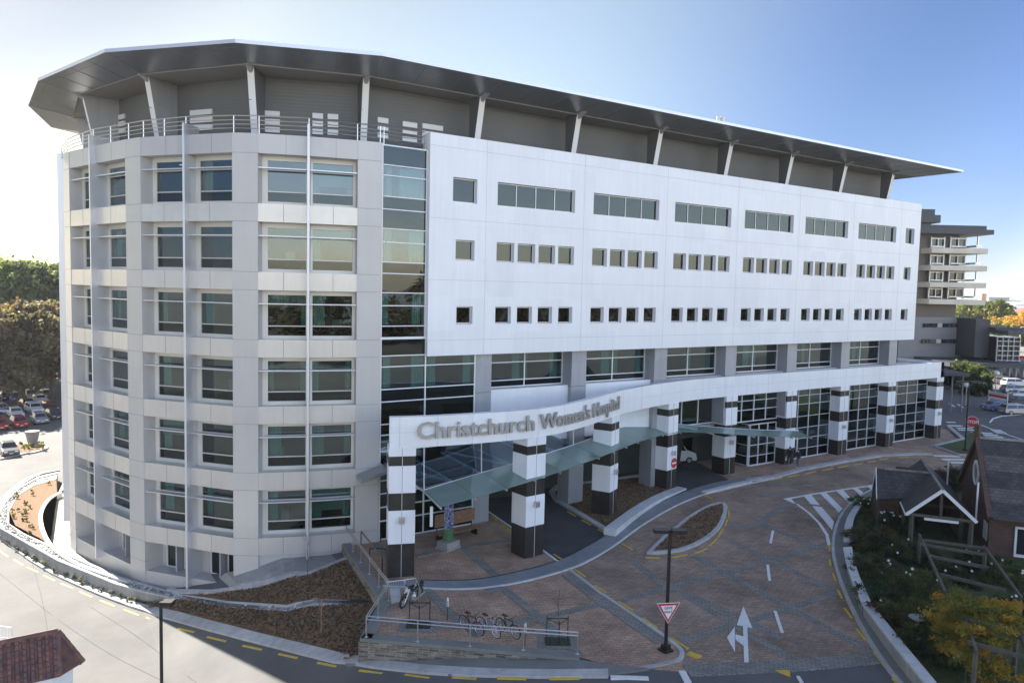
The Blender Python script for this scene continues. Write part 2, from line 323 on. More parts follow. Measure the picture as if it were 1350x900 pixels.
def ribbon2(mb, Lp, Rp, z0, z1, mi=0, mit=None, closed=False):
    f0 = z0 if callable(z0) else (lambda x, y: z0); f1 = z1 if callable(z1) else (lambda x, y: z1)
    n = len(Lp); k = len(mb.v)
    for q in (Lp, Rp):
        for x, y in q: mb.v.append((x, y, f0(x, y)))
        for x, y in q: mb.v.append((x, y, f1(x, y)))
    # order: L0 (k), L1 (k+n), R0 (k+2n), R1 (k+3n)
    rng_ = range(n if closed else n-1)
    for i in rng_:
        j = (i+1) % n
        mb.f.append((k+3*n+i, k+3*n+j, k+n+j, k+n+i)); mb.mi.append(mi if mit is None else mit)
        mb.f.append((k+i, k+n+i, k+n+j, k+j)); mb.mi.append(mi)
        mb.f.append((k+2*n+i, k+2*n+j, k+3*n+j, k+3*n+i)); mb.mi.append(mi)
    if not closed:
        mb.f.append((k, k+2*n, k+3*n, k+n)); mb.mi.append(mi)
        e = n-1; mb.f.append((k+e, k+n+e, k+3*n+e, k+2*n+e)); mb.mi.append(mi)
Gz = lambda off: (lambda x, y: G(x)+off)
_c = {}
def leaf_mat(c, t=.25):
    key = tuple(round(a, 3) for a in c)
    if key not in _c:
        m_ = mat('leaf', c, .65, var=.35, scale=2.0, detail=2); t_ = m_.node_tree; pb = t_.nodes['Principled BSDF']; ou = next(n for n in t_.nodes if n.type == 'OUTPUT_MATERIAL')
        tl = t_.nodes.new('ShaderNodeBsdfTranslucent'); tl.inputs[0].default_value = (min(1, c[0]*2.2), min(1, c[1]*2.2), c[2]*1.2, 1); mx = t_.nodes.new('ShaderNodeMixShader'); mx.inputs[0].default_value = .35
        t_.links.new(pb.outputs[0], mx.inputs[1]); t_.links.new(tl.outputs[0], mx.inputs[2]); t_.links.new(mx.outputs[0], ou.inputs[0])
        _c[key] = m_
    return _c[key]
def leaves(name, blobs, n, size, cols, parent=None, wts=None, shell=.55, clump=0):
    """many small leaf faces through ellipsoids (cx,cy,cz,rx,ry,rz)"""
    vol = np.array([b[3]*b[4]*b[5] for b in blobs])**.8; cnt = rng.multinomial(n, vol/vol.sum())
    P = []; CI = []
    for b, c in zip(blobs, cnt):
        nc = max(5, c//60); d = rng.normal(size=(nc, 3)); d /= np.linalg.norm(d, axis=1)[:, None]
        rad = rng.uniform(shell, 1, nc)**.6; cc = d*rad[:, None]
        ci = rng.integers(0, len(cols), nc) if wts is None else rng.choice(len(cols), nc, p=wts)
        k = rng.integers(0, nc, c); q = cc[k]+rng.normal(size=(c, 3))*.13
        P.append(q*np.array(b[3:6])+np.array(b[:3])); CI.append(ci[k])
    P = np.vstack(P); CI = np.concatenate(CI); N = len(P)
    a = rng.normal(size=(N, 3)); a /= np.linalg.norm(a, axis=1)[:, None]
    b_ = np.cross(a, rng.normal(size=(N, 3))); b_ /= np.linalg.norm(b_, axis=1)[:, None]
    s = (size*rng.uniform(.6, 1.4, N))[:, None]
    V = np.stack([P-a*s*.5, P+b_*s*.32, P+a*s*.6, P-b_*s*.32], 1).reshape(-1, 3)
    me = bpy.data.meshes.new(name); me.vertices.add(4*N); me.vertices.foreach_set('co', V.ravel())
    me.loops.add(4*N); me.loops.foreach_set('vertex_index', np.arange(4*N)); me.polygons.add(N)
    me.polygons.foreach_set('loop_start', np.arange(0, 4*N, 4)); me.polygons.foreach_set('loop_total', np.full(N, 4))
    for c in cols: me.materials.append(leaf_mat(c))
    me.polygons.foreach_set('material_index', CI.astype(np.int32)); me.update(); me.validate()
    o = bpy.data.objects.new(name, me); COL.objects.link(o)
    if parent: o.parent = parent
    return o
def tree(name, label, x, y, z, h, r, cols, n=9000, size=.5, trunk_h=.3, group=None, nb=9, parent_mat='timber', flat=1.0, wts=None):
    t = thing(name, label, 'tree', (x, y, z), 0, group); rnd = random.Random(int(x*7+y*3))
    mb = MB(); th = h*trunk_h; mb.tube((0,0,-.2), (0,0,th), r*.07+.12, r*.05+.06, 8); mb.tube((0,0,th), (0.1*r,0,h*.8), r*.05+.06, .05, 6)
    bl = []
    for i in range(nb):
        a = 2*math.pi*i/nb+rnd.random(); rr = r*rnd.uniform(.25, .62); zz = th+(h-th)*rnd.uniform(.25, .8)
        c = (rr*math.cos(a), rr*math.sin(a), zz); s = r*rnd.uniform(.38, .55)
        mb.tube((0,0,th+(zz-th)*.3), c, .10+r*.01, .03, 5)
        bl.append((*c, s, s, s*.8*flat))
    bl.append((0, 0, h-r*.45, r*.5, r*.5, r*.45*flat))
    mb.build('trunk', parent_mat, t); leaves('crown', bl, n, size, cols, t, wts)
    return t
# ================================================================== HOSPITAL
H = thing('hospital_building', 'long white and grey hospital with rounded left end, overhanging metal roof and raised entrance lettering', 'building', (0, 0, 0))
BAY = 8.44; XA, XB, ZT, ZM = -5.18, 53.46, 26.35, 11.92
holes = []      # (x0,x1,z0,z1)
row1 = [(BAY*k, BAY*k+6.69, 22.05, 23.67, 4) for k in range(6)]+[(-3.47, -1.62, 22.05, 23.67, 1), (50.68, 52.34, 22.05, 23.67, 1)]
row2 = []; row3 = []
for k in range(6):
    for a, b in ((0, 1.45), (1.74, 3.24), (3.53, 5.0), (5.27, 6.72)): row2.append((BAY*k+a, BAY*k+b, 18.26, 19.60, 1))
    for a, b in ((0, 1.3), (1.8, 3.09), (3.59, 4.86), (5.42, 6.71)): row3.append((BAY*k+a, BAY*k+b, 14.01, 15.19, 1))
row2 += [(-3.2, -1.75, 18.26, 19.60, 1), (50.7, 52.0, 18.26, 19.60, 1)]
row3 += [(-3.06, -1.81, 14.01, 15.19, 1), (50.6, 51.9, 14.01, 15.19, 1)]
allw = row1+row2+row3
mb = MB(); RV = .34
xs_ = sorted({XA, XB}|{v for q in allw for v in q[:2]}); zs_ = sorted({ZM, ZT}|{v for q in allw for v in q[2:4]})
for i in range(len(xs_)-1):
    for j in range(len(zs_)-1):
        cx, cz = (xs_[i]+xs_[i+1])/2, (zs_[j]+zs_[j+1])/2
        if any(q[0] < cx < q[1] and q[2] < cz < q[3] for q in allw): continue
        mb.poly([(xs_[i],0,zs_[j]),(xs_[i+1],0,zs_[j]),(xs_[i+1],0,zs_[j+1]),(xs_[i],0,zs_[j+1])])
for x0, x1, z0, z1, _ in allw:
    mb.poly([(x0,0,z0),(x0,RV,z0),(x0,RV,z1),(x0,0,z1)]); mb.poly([(x1,0,z1),(x1,RV,z1),(x1,RV,z0),(x1,0,z0)])
    mb.poly([(x0,0,z0),(x1,0,z0),(x1,RV,z0),(x0,RV,z0)]); mb.poly([(x0,0,z1),(x0,RV,z1),(x1,RV,z1),(x1,0,z1)])
mb.poly([(XA,0,ZM),(XA,0,ZT),(XA,1.0,ZT),(XA,1.0,ZM)]); mb.poly([(XB,0,ZM),(XB,18,ZM),(XB,18,ZT),(XB,0,ZT)])
mb.poly([(XA,0,ZT),(XB,0,ZT),(XB,.4,ZT),(XA,.4,ZT)]); mb.poly([(XA,.4,ZT),(XB,.4,ZT),(XB,.4,25.2),(XA,.4,25.2)])
mb.poly([(XA,0,ZM),(XA,1.6,ZM),(XB,1.6,ZM),(XB,0,ZM)]); mb.poly([(XB-.4,.4,25.2),(XB-.4,.4,ZT),(XB-.4,18,ZT),(XB-.4,18,25.2)]); mb.poly([(XB-.4,.4,ZT),(XB,0,ZT),(XB,18,ZT),(XB-.4,18,ZT)])
g_ = .012
for z in (25.55, 20.93, 16.93, 12.95):                         # panel joints
    mb.box(XA, XB, -.004, 0.0, z-g_, z+g_, 1)
for k in range(-1, 6):
    x = BAY*k+7.55
    if x > XA+1: mb.box(x-g_, x+g_, -.004, 0, ZM, ZT, 1)
mb.build('facade_wall', ['white', 'joint'], H)
mb = MB(); mb.box(XA-2.8, XB-.05, 5.2, 17.9, -1, 25.2); mb.box(XA+.05, XB-.05, 1.0, 5.2, 24.9, 25.2)
for z in (21.26, 17.24, 13.13): mb.box(XA+.1, XB-.1, .4, 5.2, z-.35, z)
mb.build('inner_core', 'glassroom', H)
mb = MB(); mb.box(-2, XB, 17.9, 18.3, 0, ZT); mb.build('rear_wall', 'silver', H)
mb = MB(); mb.box(XA-3, XB-.4, .4, 18, 25.12, 25.24); mb.build('roof_deck', 'concrete', H)

def window(name, ex, O, x0, x1, z0, z1, d, parent, nv=1, trans=(), fw=.07, fmat='frame', pmat='glass', dark=None, curt=None, mull=None, deep=.12):
    """framed window in a wall frame; dark=(za,zb) spandrel pane band(s); curt=list of (u0,u1)"""
    mb = MB()
    mb.ob(O, ex, x0, x0+fw, d-deep, d, z0, z1); mb.ob(O, ex, x1-fw, x1, d-deep, d, z0, z1)
    mb.ob(O, ex, x0+fw, x1-fw, d-deep, d, z0, z0+fw); mb.ob(O, ex, x0+fw, x1-fw, d-deep, d, z1-fw, z1)
    ms = mull if mull is not None else [x0+(x1-x0)*i/nv for i in range(1, nv)]
    for x in ms: mb.ob(O, ex, x-fw/2, x+fw/2, d-deep, d+.01, z0+fw, z1-fw)
    for z in trans: mb.ob(O, ex, x0+fw, x1-fw, d-deep, d+.02, z-fw*.4, z+fw*.4)
    w_ = mb.build(name, fmat, parent)
    darks = dark or []; cuts = sorted({z0+fw, z1-fw}|{z for q in darks for z in q})
    mc = MB(); md = MB(); n = (ex[1], -ex[0]); dd = d-deep*.6
    for a, b in zip(cuts, cuts[1:]):
        t = md if any(q[0]-.01 <= (a+b)/2 <= q[1]+.01 for q in darks) else mc
        P = lambda x, z: (O[0]+ex[0]*x+n[0]*dd, O[1]+ex[1]*x+n[1]*dd, z)
        t.poly([P(x0+fw, a), P(x1-fw, a), P(x1-fw, b), P(x0+fw, b)])
    if mc.f: mc.build('pane', pmat, w_)
    if md.f: md.build('spandrel_pane', 'glassdark', w_)
    if curt:
        mk = MB()
        for u0, u1, za, zb in curt:
            m_ = max(4, int((u1-u0)/.07)); 
            for i in range(m_):
                ua, ub = u0+(u1-u0)*i/m_, u0+(u1-u0)*(i+1)/m_; da, db = (d-.42+.05*(i % 2), d-.42+.05*((i+1) % 2))
                mk.poly([(O[0]+ex[0]*ua+n[0]*da, O[1]+ex[1]*ua+n[1]*da, za), (O[0]+ex[0]*ub+n[0]*db, O[1]+ex[1]*ub+n[1]*db, za), (O[0]+ex[0]*ub+n[0]*db, O[1]+ex[1]*ub+n[1]*db, zb), (O[0]+ex[0]*ua+n[0]*da, O[1]+ex[1]*ua+n[1]*da, zb)])
        mk.build('curtain', 'curtain', w_)
    return w_
EX = (1.0, 0.0)
for x0, x1, z0, z1, n in allw:
    wv = window('window', EX, (0, 0), x0+.03, x1-.03, z0+.03, z1-.03, -.24, H, nv=n, fw=.05, pmat='glassdark', deep=.08)
    if z0 > 20 and n == 4: wv['label'] = 'wide four-pane window of the top floor'
# ---- fourth-level windows and piers behind them
colX = [-1.3+8.5*k for k in range(7)]
for i, x in enumerate(colX):
    mb = MB(); mb.box(x, x+1.4, .5, 1.9, -.3 if i < 3 else 5.0, ZM-.003); mb.box(x-.003, x+1.403, .497, 1.9, 9.18, 9.24, 1); mb.build('grey_pier', ['grey', 'silverjoint'], H)
for i, x in enumerate(colX):
    x0 = x+1.4; x1 = colX[i+1] if i < 6 else 53.1
    mid = (x0+x1)/2; cu = []
    for u in ((x0+.1, x0+.6), (mid-.9, mid-.25), (mid+.15, mid+.6), (x1-.9, x1-.2)):
        if random.random() < .75: cu.append((u[0]+random.uniform(-.1, .2), u[1]+random.uniform(-.1, .3), 9.8, 11.85))
    if x1-x0 < 3: cu = cu[:1]
    window('window', EX, (0, 0), x0+.02, x1-.02, 9.3, ZM-.02, -1.6, H, nv=2 if x1-x0 > 3 else 1, trans=(9.82, 11.12), fw=.08, dark=[(9.38, 9.82)], curt=[c for c in cu if c[1] < x1-.1])
mb = MB(); mb.box(colX[0]+1.4, colX[1], .9, 1.5, 5.2, 9.28); mb.box(colX[1]+1.4, colX[2], .9, 1.5, 5.2, 9.28); mb.build('white_spandrel', 'white', H)
mb = MB(); mb.box(colX[2]+1.4, 53.3, .9, 1.7, 8.9, 9.29); mb.build('sill_band', 'grey', H)
mb = MB(); mb.box(colX[0], 53.3, 1.75, 5.2, 8.9, 9.28); mb.build('floor_slab', 'glassroom', H)
mb = MB(); mb.box(53.15, 53.3, 1.6, 16, 9.2, ZM); mb.build('end_wall', 'glassroom', H)

# ---- narrow glazed strip and tall lobby glazing beside the rounded end (Y = 1.3)
zl = [25.22, 24.0, 22.9, 22.05, 21.26, 20.05, 18.95, 17.95, 17.24, 16.02, 14.9, 13.9, 13.13]
dk = [(24.0, 25.15), (20.05, 22.05), (16.02, 17.95), (13.13, 13.9)]
S_ = window('curtain_wall', EX, (0, 0), -8.35, -5.2, 13.13, 25.25, -.3, H, nv=1, trans=(24.0, 23.35, 22.05, 21.26, 20.05, 19.2, 17.95, 17.24, 16.02, 15.2, 13.9), fw=.07, dark=dk,
            curt=[(-7.9, -7.55, 22.1, 24.0), (-7.0, -5.3, 22.1, 24.0), (-8.0, -7.5, 18, 20), (-6.3, -5.3, 18, 20), (-6.0, -5.4, 14, 16), (-8.1, -7.7, 14, 16)])
lz = [12.1-.0, 11.2, 9.85, 9.05, 7.75, 7.0, 5.85, 5.0, 3.9, 3.05, 2.15, 1.3]
window('curtain_wall', EX, (0, 0), -8.35, -1.32, 0.05, 13.13, -.3, H, mull=[-5.15], trans=(12.0, 11.3, 9.85, 9.05, 7.6, 6.9, 5.85, 5.0, 3.95, 3.1, 2.2, 1.3), fw=.08,
       dark=[(9.05, 9.85), (12.0, 13.05), (5.0, 5.85), (7.6, 9.05), (0.13, 1.3)], curt=[(-8.0, -7.5, 9.9, 12), (-6.0, -5.1, 9.9, 12), (-4.8, -4.2, 9.9, 12), (-2.1, -1.5, 9.9, 12)])
mb = MB(); mb.box(-8.4, -1.3, .95, 5.2, 12.3, 12.9); mb.box(-8.4, -1.3, 1.75, 5.2, 8.9, 9.3); mb.box(-8.4, -1.3, 1.75, 5.2, 4.9, 5.2)
for z in (16.6, 20.7): mb.box(-8.4, -5, 1.6, 5.2, z, z+.4)
mb.build('floor_slab', 'glassroom', H)

# ---- rounded end: piers, fins, recessed bays
PR = [((-9.88,.51),(-8.49,.2)), ((-16.71,3.12),(-15.43,2.29)), ((-21.61,9.96),(-20.94,8.46)), ((-24.5,19.4),(-24.24,17.81)), ((-24.0,30.2),(-24.3,28.5)), ((-21.0,39.2),(-21.5,37.8))]
FN = [(-12.82,.93), (-18.98,5.42), (-23.3,13.71), (-24.65,23.9), (-23.0,34.0)]
CEN = (-5.0, 20.5); LV = [21.2, 17.12, 13.04, 8.96, 4.88, 0.8]; RT = 25.3
def unit(a, b): l = math.dist(a, b); return ((b[0]-a[0])/l, (b[1]-a[1])/l), l
def inward(p, q): l = math.dist(p, CEN); return (p[0]+(CEN[0]-p[0])*q/l, p[1]+(CEN[1]-p[1])*q/l)
lowb = -3.6
for i, (l, r) in enumerate(PR):
    ex, L = unit(l, r); mb = MB(); mb.ob(l, ex, 0, L, -1.25, .03, lowb, RT)
    for z in LV+[v-1.08 for v in LV]+[24.15, -1.6]: mb.ob(l, ex, -.002, L+.002, -.2, .034, z-.012, z+.012, 1)
    mb.build('pier', ['silver', 'silverjoint'], H)
cells = []   # (A, B, side) with A left, B right in plan as seen from outside
fins = [inward(f, .35) for f in FN]
for i in range(5):
    cells.append((fins[i], PR[i][0], 'R', i))       # fin -> pier i (pier to its right)
    cells.append((PR[i+1][1], fins[i], 'L', i))
for i, f in enumerate(FN):
    e, L = unit(inward(f, 1.55), f); mb = MB(); zb = [-1.0, -3.1, -2.6, -2.6, -2.6][i]
    # e points outward; build thin plate along it
    mb.ob(inward(f, 1.55), e, 0, L+.05, -.07, .07, zb, 25.95); mb.build('fin', 'fin', H)
mtop = MB(); 
for (A, Bp, side, ci) in cells:
    ex, L = unit(A, Bp)
    for lv in range(6):
        zt = LV[lv]; zb = zt-1.08; mb = MB(); mb.ob(A, ex, 0, L, -1.2, 0, zb, zt)
        for u in (.5,): mb.ob(A, ex, L*u-.014, L*u+.014, -.1, .004, zb, zt, 1)
        mb.build('spandrel', ['spandrel', 'silverjoint'], H)
    mtop.ob(A, ex, -.02, L+.02, -1.2, 0, 24.15, RT); mtop.ob(A, ex, L*.55-.012, L*.55+.012, -.1, .004, 24.15, RT, 1)
    for lv in range(6):
        zb = LV[lv]; zt = 24.15 if lv == 0 else LV[lv-1]-1.08
        x0, x1 = (.42, L-.1) if side == 'L' else (.22, L-.12)
        d = -.78; mb = MB()
        for (a, b, c, e_) in ((-.1, x0, zb, zt), (x1, L+.1, zb, zt), (x0, x1, zb, zb+.14), (x0, x1, zt-.22, zt)): mb.ob(A, ex, a, b, d-.1, d, c, e_)
        mb.build('recess_wall', 'frame2', H)
        cu = []
        rt = random.random()
        if random.random() < .6: cu.append((x0+.12, x0+.12+random.uniform(.25, .8), zb+.8, zt-.35))
        if random.random() < .5: cu.append((x1-.1-random.uniform(.25, .7), x1-.1, zb+.8, zt-.35))
        bw = window('bay_window', ex, A, x0, x1, zb+.14, zt-.22, d, H, trans=(zb+.80, zt-.85), fw=.07, fmat='frame2', dark=[(zb+.2, zb+.80)], curt=cu)
        if rt < .16:
            q = MB(); q.ob(A, ex, x0+.1, x1-.1, d-.3, d-.28, zt-.3-random.uniform(.5, 1.6), zt-.3); q.build('blind', 'blind', bw)
        elif rt < .34:
            q = MB(); u = random.uniform(x0+.3, x1-.9); q.ob(A, ex, u, u+.28, d-2.2, d-.8, zt-.35, zt-.31); q.build('ceiling_light', 'ceillight', bw)
        elif rt < .6:
            q = MB(); u = random.uniform(x0+.2, x1-1.0); h = random.uniform(.3, .9); q.ob(A, ex, u, u+random.uniform(.4, .9), d-1.6, d-1.2, zb+.1, zb+.7+h); q.build('room_furniture', random.choice(('bench', 'curtain', 'blind', 'frame2')), bw)
        sh = MB(); sh.ob(A, ex, .02, L-.02, -.5, -.06, zt-.86, zt-.80); sh.build('sunshade', 'fin', H)
    mb = MB()
    if ci == 0: mb.ob(A, ex, 0, L, -1.2, -.12, lowb, -.28)
    else:
        mb.ob(A, ex, 0, L, -1.2, -.03, lowb, -2.2); mb.ob(A, ex, 0, L, -1.3, -1.2, -2.2, -.28)
    mb.build('base_wall', 'silver', H)
    if ci:
        for a, b in ((L*.22, L*.52), (L*.62, L*.95)):
            window('low_window', ex, A, a, b, -2.15, -.35, -1.0, H, fw=.06, fmat='frame', pmat='glassdark')
        mb = MB(); mb.ob(A, ex, L*.55, L*.58, -1.2, -.5, -2.2, -.28); mb.build('low_fin', 'grey', H)
mtop.build('parapet_band', ['silver', 'silverjoint'], H)
ring = [inward(p, 3.6) for q in PR for p in (q[1], q[0])]
ring2 = []
for i in range(6):
    ring2 += [PR[i][1], PR[i][0]]+([FN[i]] if i < 5 else [])
inner = [inward(p, 3.9) for p in ring2]+[(-10, 36), (-1.5, 36), (-1.5, 4.6)]
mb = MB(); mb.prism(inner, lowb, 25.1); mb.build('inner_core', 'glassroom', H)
mb = MB()
for z in LV:
    mb.prism([inward(p, 1.25) for p in ring2]+[(-10, 30), (-5, 30), (-8.2, 2.2)], z-.45, z-.05)
mb.build('floor_slab', 'glassroom', H)
mb = MB(); mb.prism([inward(p, .5) for p in ring2]+[(-8, 38), (-2, 36), (-5, 1.4)], 25.0, 25.22); mb.build('roof_deck', 'concrete', H)
mb = MB(); mb.box(-8.6, -8.36, .22, 1.9, -.2, RT); mb.build('corner_mullion', 'silver', H)
# strip beside fascia at tower foot: small glass porch roof piece
mb = MB(); a = onY(477, 636, -1.2); mb.hexa([a+Vector((0,0,-.1)), a+Vector((2.3,-.6,.75)), a+Vector((2.6,.9,.75)), a+Vector((.3,1.6,-.1)), a+Vector((0,0,.12)), a+Vector((2.3,-.6,.95)), a+Vector((2.6,.9,.95)), a+Vector((.3,1.6,.12))])
mb.build('porch_roof', 'roofmetal', H)

# ---- roof terrace railing
edge = [inward(p, .25) for p in reversed(ring2)]+[(-8.2, .45), (-5.3, .45)]
edge = dens(edge, 1.6)
mb = MB()
for z in (25.62, 25.86, 26.1, 26.36):
    mb.path([(x, y, z) for x, y in edge], .03 if z < 26.3 else .04, 5)
for x, y in edge: mb.bar((x, y, 25.2), (x, y, 26.36), .05, .05)
mb.build('roof_railing', 'steel', H)

# ---- louvre wall, roof, leaning columns
ctop = [(-8.84,1.79), (-15.47,3.81), (-20.3,10.34), (-23.33,18.67), (-23.1,27.8)]
def louv(p): return inward(p, 2.3)
lw = [(-21.5, 38)]+[louv(p) for p in reversed(ctop)]; lw[-1] = (-8.3, 4.0)
lw = [(-17, 35.5)]+[louv(p) for p in reversed(ctop[1:])]+[(-8.3, 3.35), (51.6, 3.35), (51.6, 17.5)]
mb = MB(); ribbon(mb, lw, (.3, 0.0), 25.15, 29.6); mb.build('louvre_wall', 'louvre', H)
mb = MB()
cols_ = [(p, inward(p, .9), inward(p, 2.4)) for p in ctop]
def rcol(tp, bs, back, wd=.42):
    (ex, L) = unit(back, bs); n = (-ex[1]*wd/2, ex[0]*wd/2); o_ = MB(); tz, bz = 29.5, 25.2
    o_.hexa([(back[0]-n[0], back[1]-n[1], bz), (bs[0]-n[0], bs[1]-n[1], bz), (bs[0]+n[0], bs[1]+n[1], bz), (back[0]+n[0], back[1]+n[1], bz),
             (back[0]-n[0], back[1]-n[1], tz), (tp[0]-n[0], tp[1]-n[1], tz), (tp[0]+n[0], tp[1]+n[1], tz), (back[0]+n[0], back[1]+n[1], tz)])
    k = [(bs[i]+tp[i])/2 for i in (0, 1)]
    o_.bar((k[0]+ex[0]*.012, k[1]+ex[1]*.012, 27.6), (k[0]+ex[0]*.012, k[1]+ex[1]*.012, 27.64), wd+.02, .03, 1)
    o_.mi[:6] = [2, 2, 2, 0, 2, 2]
    f = o_.build('roof_column', ['whitepaint', 'silverjoint', 'grey' if bs[0] < -17 else 'platedark'], H)
    o2 = MB(); o2.tube((tp[0]-ex[0]*.2, tp[1]-ex[1]*.2, 29.2), (tp[0]+ex[0]*.5, tp[1]+ex[1]*.5, 29.75), .12, .3, 8); o2.build('bracket', 'grey', f)
for tp, bs, back in cols_: rcol(tp, bs, back)
for k in range(7):
    x = -.65+8.42*k; rcol((x+.05, 1.2), (x-.05, 2.0), (x-.05, 2.45), .46)
OUT = [(-24.5,36.5), (-26.4,27.6), (-26.0,18.3), (-22.9,7.9), (-17.0,1.1), (-9.3,-1.75), (57.6,-2.0), (57.6,20.0), (-4,36), (-17, 43)]
INN = [(-21.6,34.6), (-23.3,27.6), (-23.5,18.7), (-20.6,9.9), (-15.7,3.3), (-8.6,1.3), (54.4,1.3), (54.4,17), (-4,33), (-16, 39.5)]
mb = MB(); n = len(OUT); zl_, zh, zi = 29.93, 30.14, 29.5
for i in range(n):
    j = (i+1) % n; a, b, c, d_ = OUT[i], OUT[j], INN[j], INN[i]
    mb.poly([(*a, zl_), (*b, zl_), (*c, zi), (*d_, zi)], 0)                                   # upward-sloping underside band
    o1 = lambda p: (p[0]+(CEN[0]+14-p[0])*.0, p[1])
    mb.poly([(*a, zl_), (*a, zh), (*b, zh), (*b, zl_)], 1)
    ca = (a[0]*.93+1.4, a[1]*.7+5.4); cb = (b[0]*.93+1.4, b[1]*.7+5.4)
    mb.poly([(*a, zh), (ca[0], ca[1], 31.3), (cb[0], cb[1], 31.3), (*b, zh)], 0)
mb.poly([(p[0]*.93+1.4, p[1]*.7+5.4, 31.3) for p in reversed(OUT)], 0)
roof = mb.build('roof', ['roofmetal', 'fin'], H)
mb = MB(); mb.poly([(*p, zi) for p in INN]); mb.build('soffit', 'soffit', roof)
mb = MB()
def seam(a, b, c, d_, t):
    p = [a[i]+(b[i]-a[i])*t for i in (0, 1)]; q = [d_[i]+(c[i]-d_[i])*t for i in (0, 1)]
    mb.bar((*p, zl_-.002), (*q, zi-.002), .022, .02)
for i in range(1, 7):
    a, b, c, d_ = OUT[i], OUT[i+1], INN[i+1], INN[i]; L = math.dist(a, b); m_ = max(2, round(L/2.8))
    for t in range(m_): seam(a, b, c, d_, (t+.06)/m_)
    for f in (.2, .6):
        pa = [a[k]*(1-f)+d_[k]*f for k in (0, 1)]; pb = [b[k]*(1-f)+c[k]*f for k in (0, 1)]; z = zl_*(1-f)+zi*f-.004
        if f == .2 and i < 4: mb.bar((*pa, z), (*pb, z), .02, .014)
    mb.bar((*d_, zi-.02), (*c, zi-.02), .12, .08)
mb.build('seam', 'silverjoint', roof)
for px, top in ((947, 147), (952.5, 147)):
    p = dep(px, 160, 66); mb = MB(); mb.tube((p.x, p.y, 30.2), (p.x, p.y, 31.75), .17, .17, 10); mb.build('flue', 'frame2', H)
mb = MB(); p = dep(275, 58, 62); mb.hexa([(p.x-2, p.y, 31), (p.x+4, p.y-.5, 31), (p.x+4, p.y+3, 31), (p.x-2, p.y+3, 31), (p.x-1.6, p.y+.3, 32.9), (p.x+2, p.y-.2, 32.2), (p.x+2, p.y+2, 32.2), (p.x-1.6, p.y+2, 32.9)]); mb.build('roof_hatch', 'whitepaint', H)
def hitw(px, py):
    r = ray(px, py); best = None
    for a, b in zip(lw, lw[1:]):
        ex_, ey_ = b[0]-a[0], b[1]-a[1]; det = r.x*(-ey_)+ex_*r.y
        if abs(det) < 1e-9: continue
        cx_, cy_ = a[0]-CAM.x, a[1]-CAM.y; t_ = (cx_*(-ey_)+ex_*cy_)/det; u_ = (r.x*cy_-r.y*cx_)/det
        if -1e-6 <= u_ <= 1+1e-6 and t_ > 0 and (best is None or t_ < best): best = t_
    return CAM+r*(best or 55)
# louvred vents low on the plant room wall
for xa, xb, ya, yb in ((252,281,151,172), (347,369,151,173), (412,426,154,176), (432,446,155,177), (497,511,161,179), (530,549,166,184), (556,583,169,186), (158,166,160,172)):
    q0, q1 = hitw(xa, (ya+yb)/2), hitw(xb, (ya+yb)/2)
    mb = MB(); ex, L = unit((q0.x, q0.y), (q1.x, q1.y))
    zt = q0.z+.75
    for k in range(3): mb.ob((q0.x, q0.y), ex, 0, L, -.3, .12, zt-.34-k*.5, zt-k*.5); mb.ob((q0.x, q0.y), ex, 0, L, -.3, -.1, zt-.5-k*.5, zt-.34-k*.5, 1)
    mb.build('roof_vent', ['whitepaint', 'blackpaint'], H)

# ---- entrance fascia on its curve, podium, pillars
FC = [(-10.35,-5.65), (-9.0,-6.15), (-6.5,-6.65), (-4.2,-6.88), (-2,-6.95), (-.5,-6.85), (2,-6.15), (5,-4.85), (8,-3.3), (9.2,-2.7), (12.5,-1.5), (16.9,-.42), (18.3,-.12), (21,.25), (25,.4), (33,.4), (60.9,.4)]
FCs = [FC[0]]+smooth_line(FC[:-1], 2)[1:]+[FC[-1]]
FZ0, FZ1 = 7.42, 9.17
mb = MB(); ribbon(mb, dens(FCs, .6), (.45, 0), FZ0, FZ1); ribbon(mb, [(60.9,.4), (60.9,12)], (.6, 0), FZ0, FZ1+.003)
sofp = FCs+[(60.9,12), (53,12), (53,1.5), (-8.2,1.5)]
fas = mb.build('entrance_fascia', 'white', H)
mb = MB(); acc = 0; dl = dens(FCs, .3); nxt = .8
for a, b in zip(dl, dl[1:]):
    acc += math.dist(a, b)
    if acc > nxt and a[0] < 60:
        ex, L = unit(a, b); mb.ob(a, ex, 0, .022, -.05, .004, FZ0, FZ1); nxt = acc+(2.1 if a[0] < 9 else 2.8)
for a, b in zip(dl, dl[1:]):
    ex, L = unit(a, b); mb.ob(a, ex, 0, L, -.03, .003, 8.28, 8.296)
mb.build('panel_joint', 'joint', fas)
mb = MB(); mb.prism([(p[0], p[1]+.3) for p in FCs[:-1] if p[0] > 15.6]+[(60.5,.7), (60.5,12), (53.3,12), (53.3,1.2), (15.6,1.2)], 8.75, 8.92); mb.build('podium_roof', 'grey', H)
mb = MB(); mb.prism([(p[0]+.02, p[1]+.06) for p in FCs if p[0] > 14]+[(60.5,12), (18,12)], 7.5, 7.56); mb.build('podium_soffit', 'grey', H)
def along(s, pts=None):
    pts = pts or FCs
    for a, b in zip(pts, pts[1:]):
        L = math.dist(a, b)
        if s <= L: t = s/L; return (a[0]+(b[0]-a[0])*t, a[1]+(b[1]-a[1])*t), ((b[0]-a[0])/L, (b[1]-a[1])/L)
        s -= L
    return b, ((b[0]-a[0])/L, (b[1]-a[1])/L)
def s_of(X):
    s = 0
    for a, b in zip(FCs, FCs[1:]):
        if b[0] >= X: return s+math.dist(a, b)*(X-a[0])/(b[0]-a[0])
        s += math.dist(a, b)
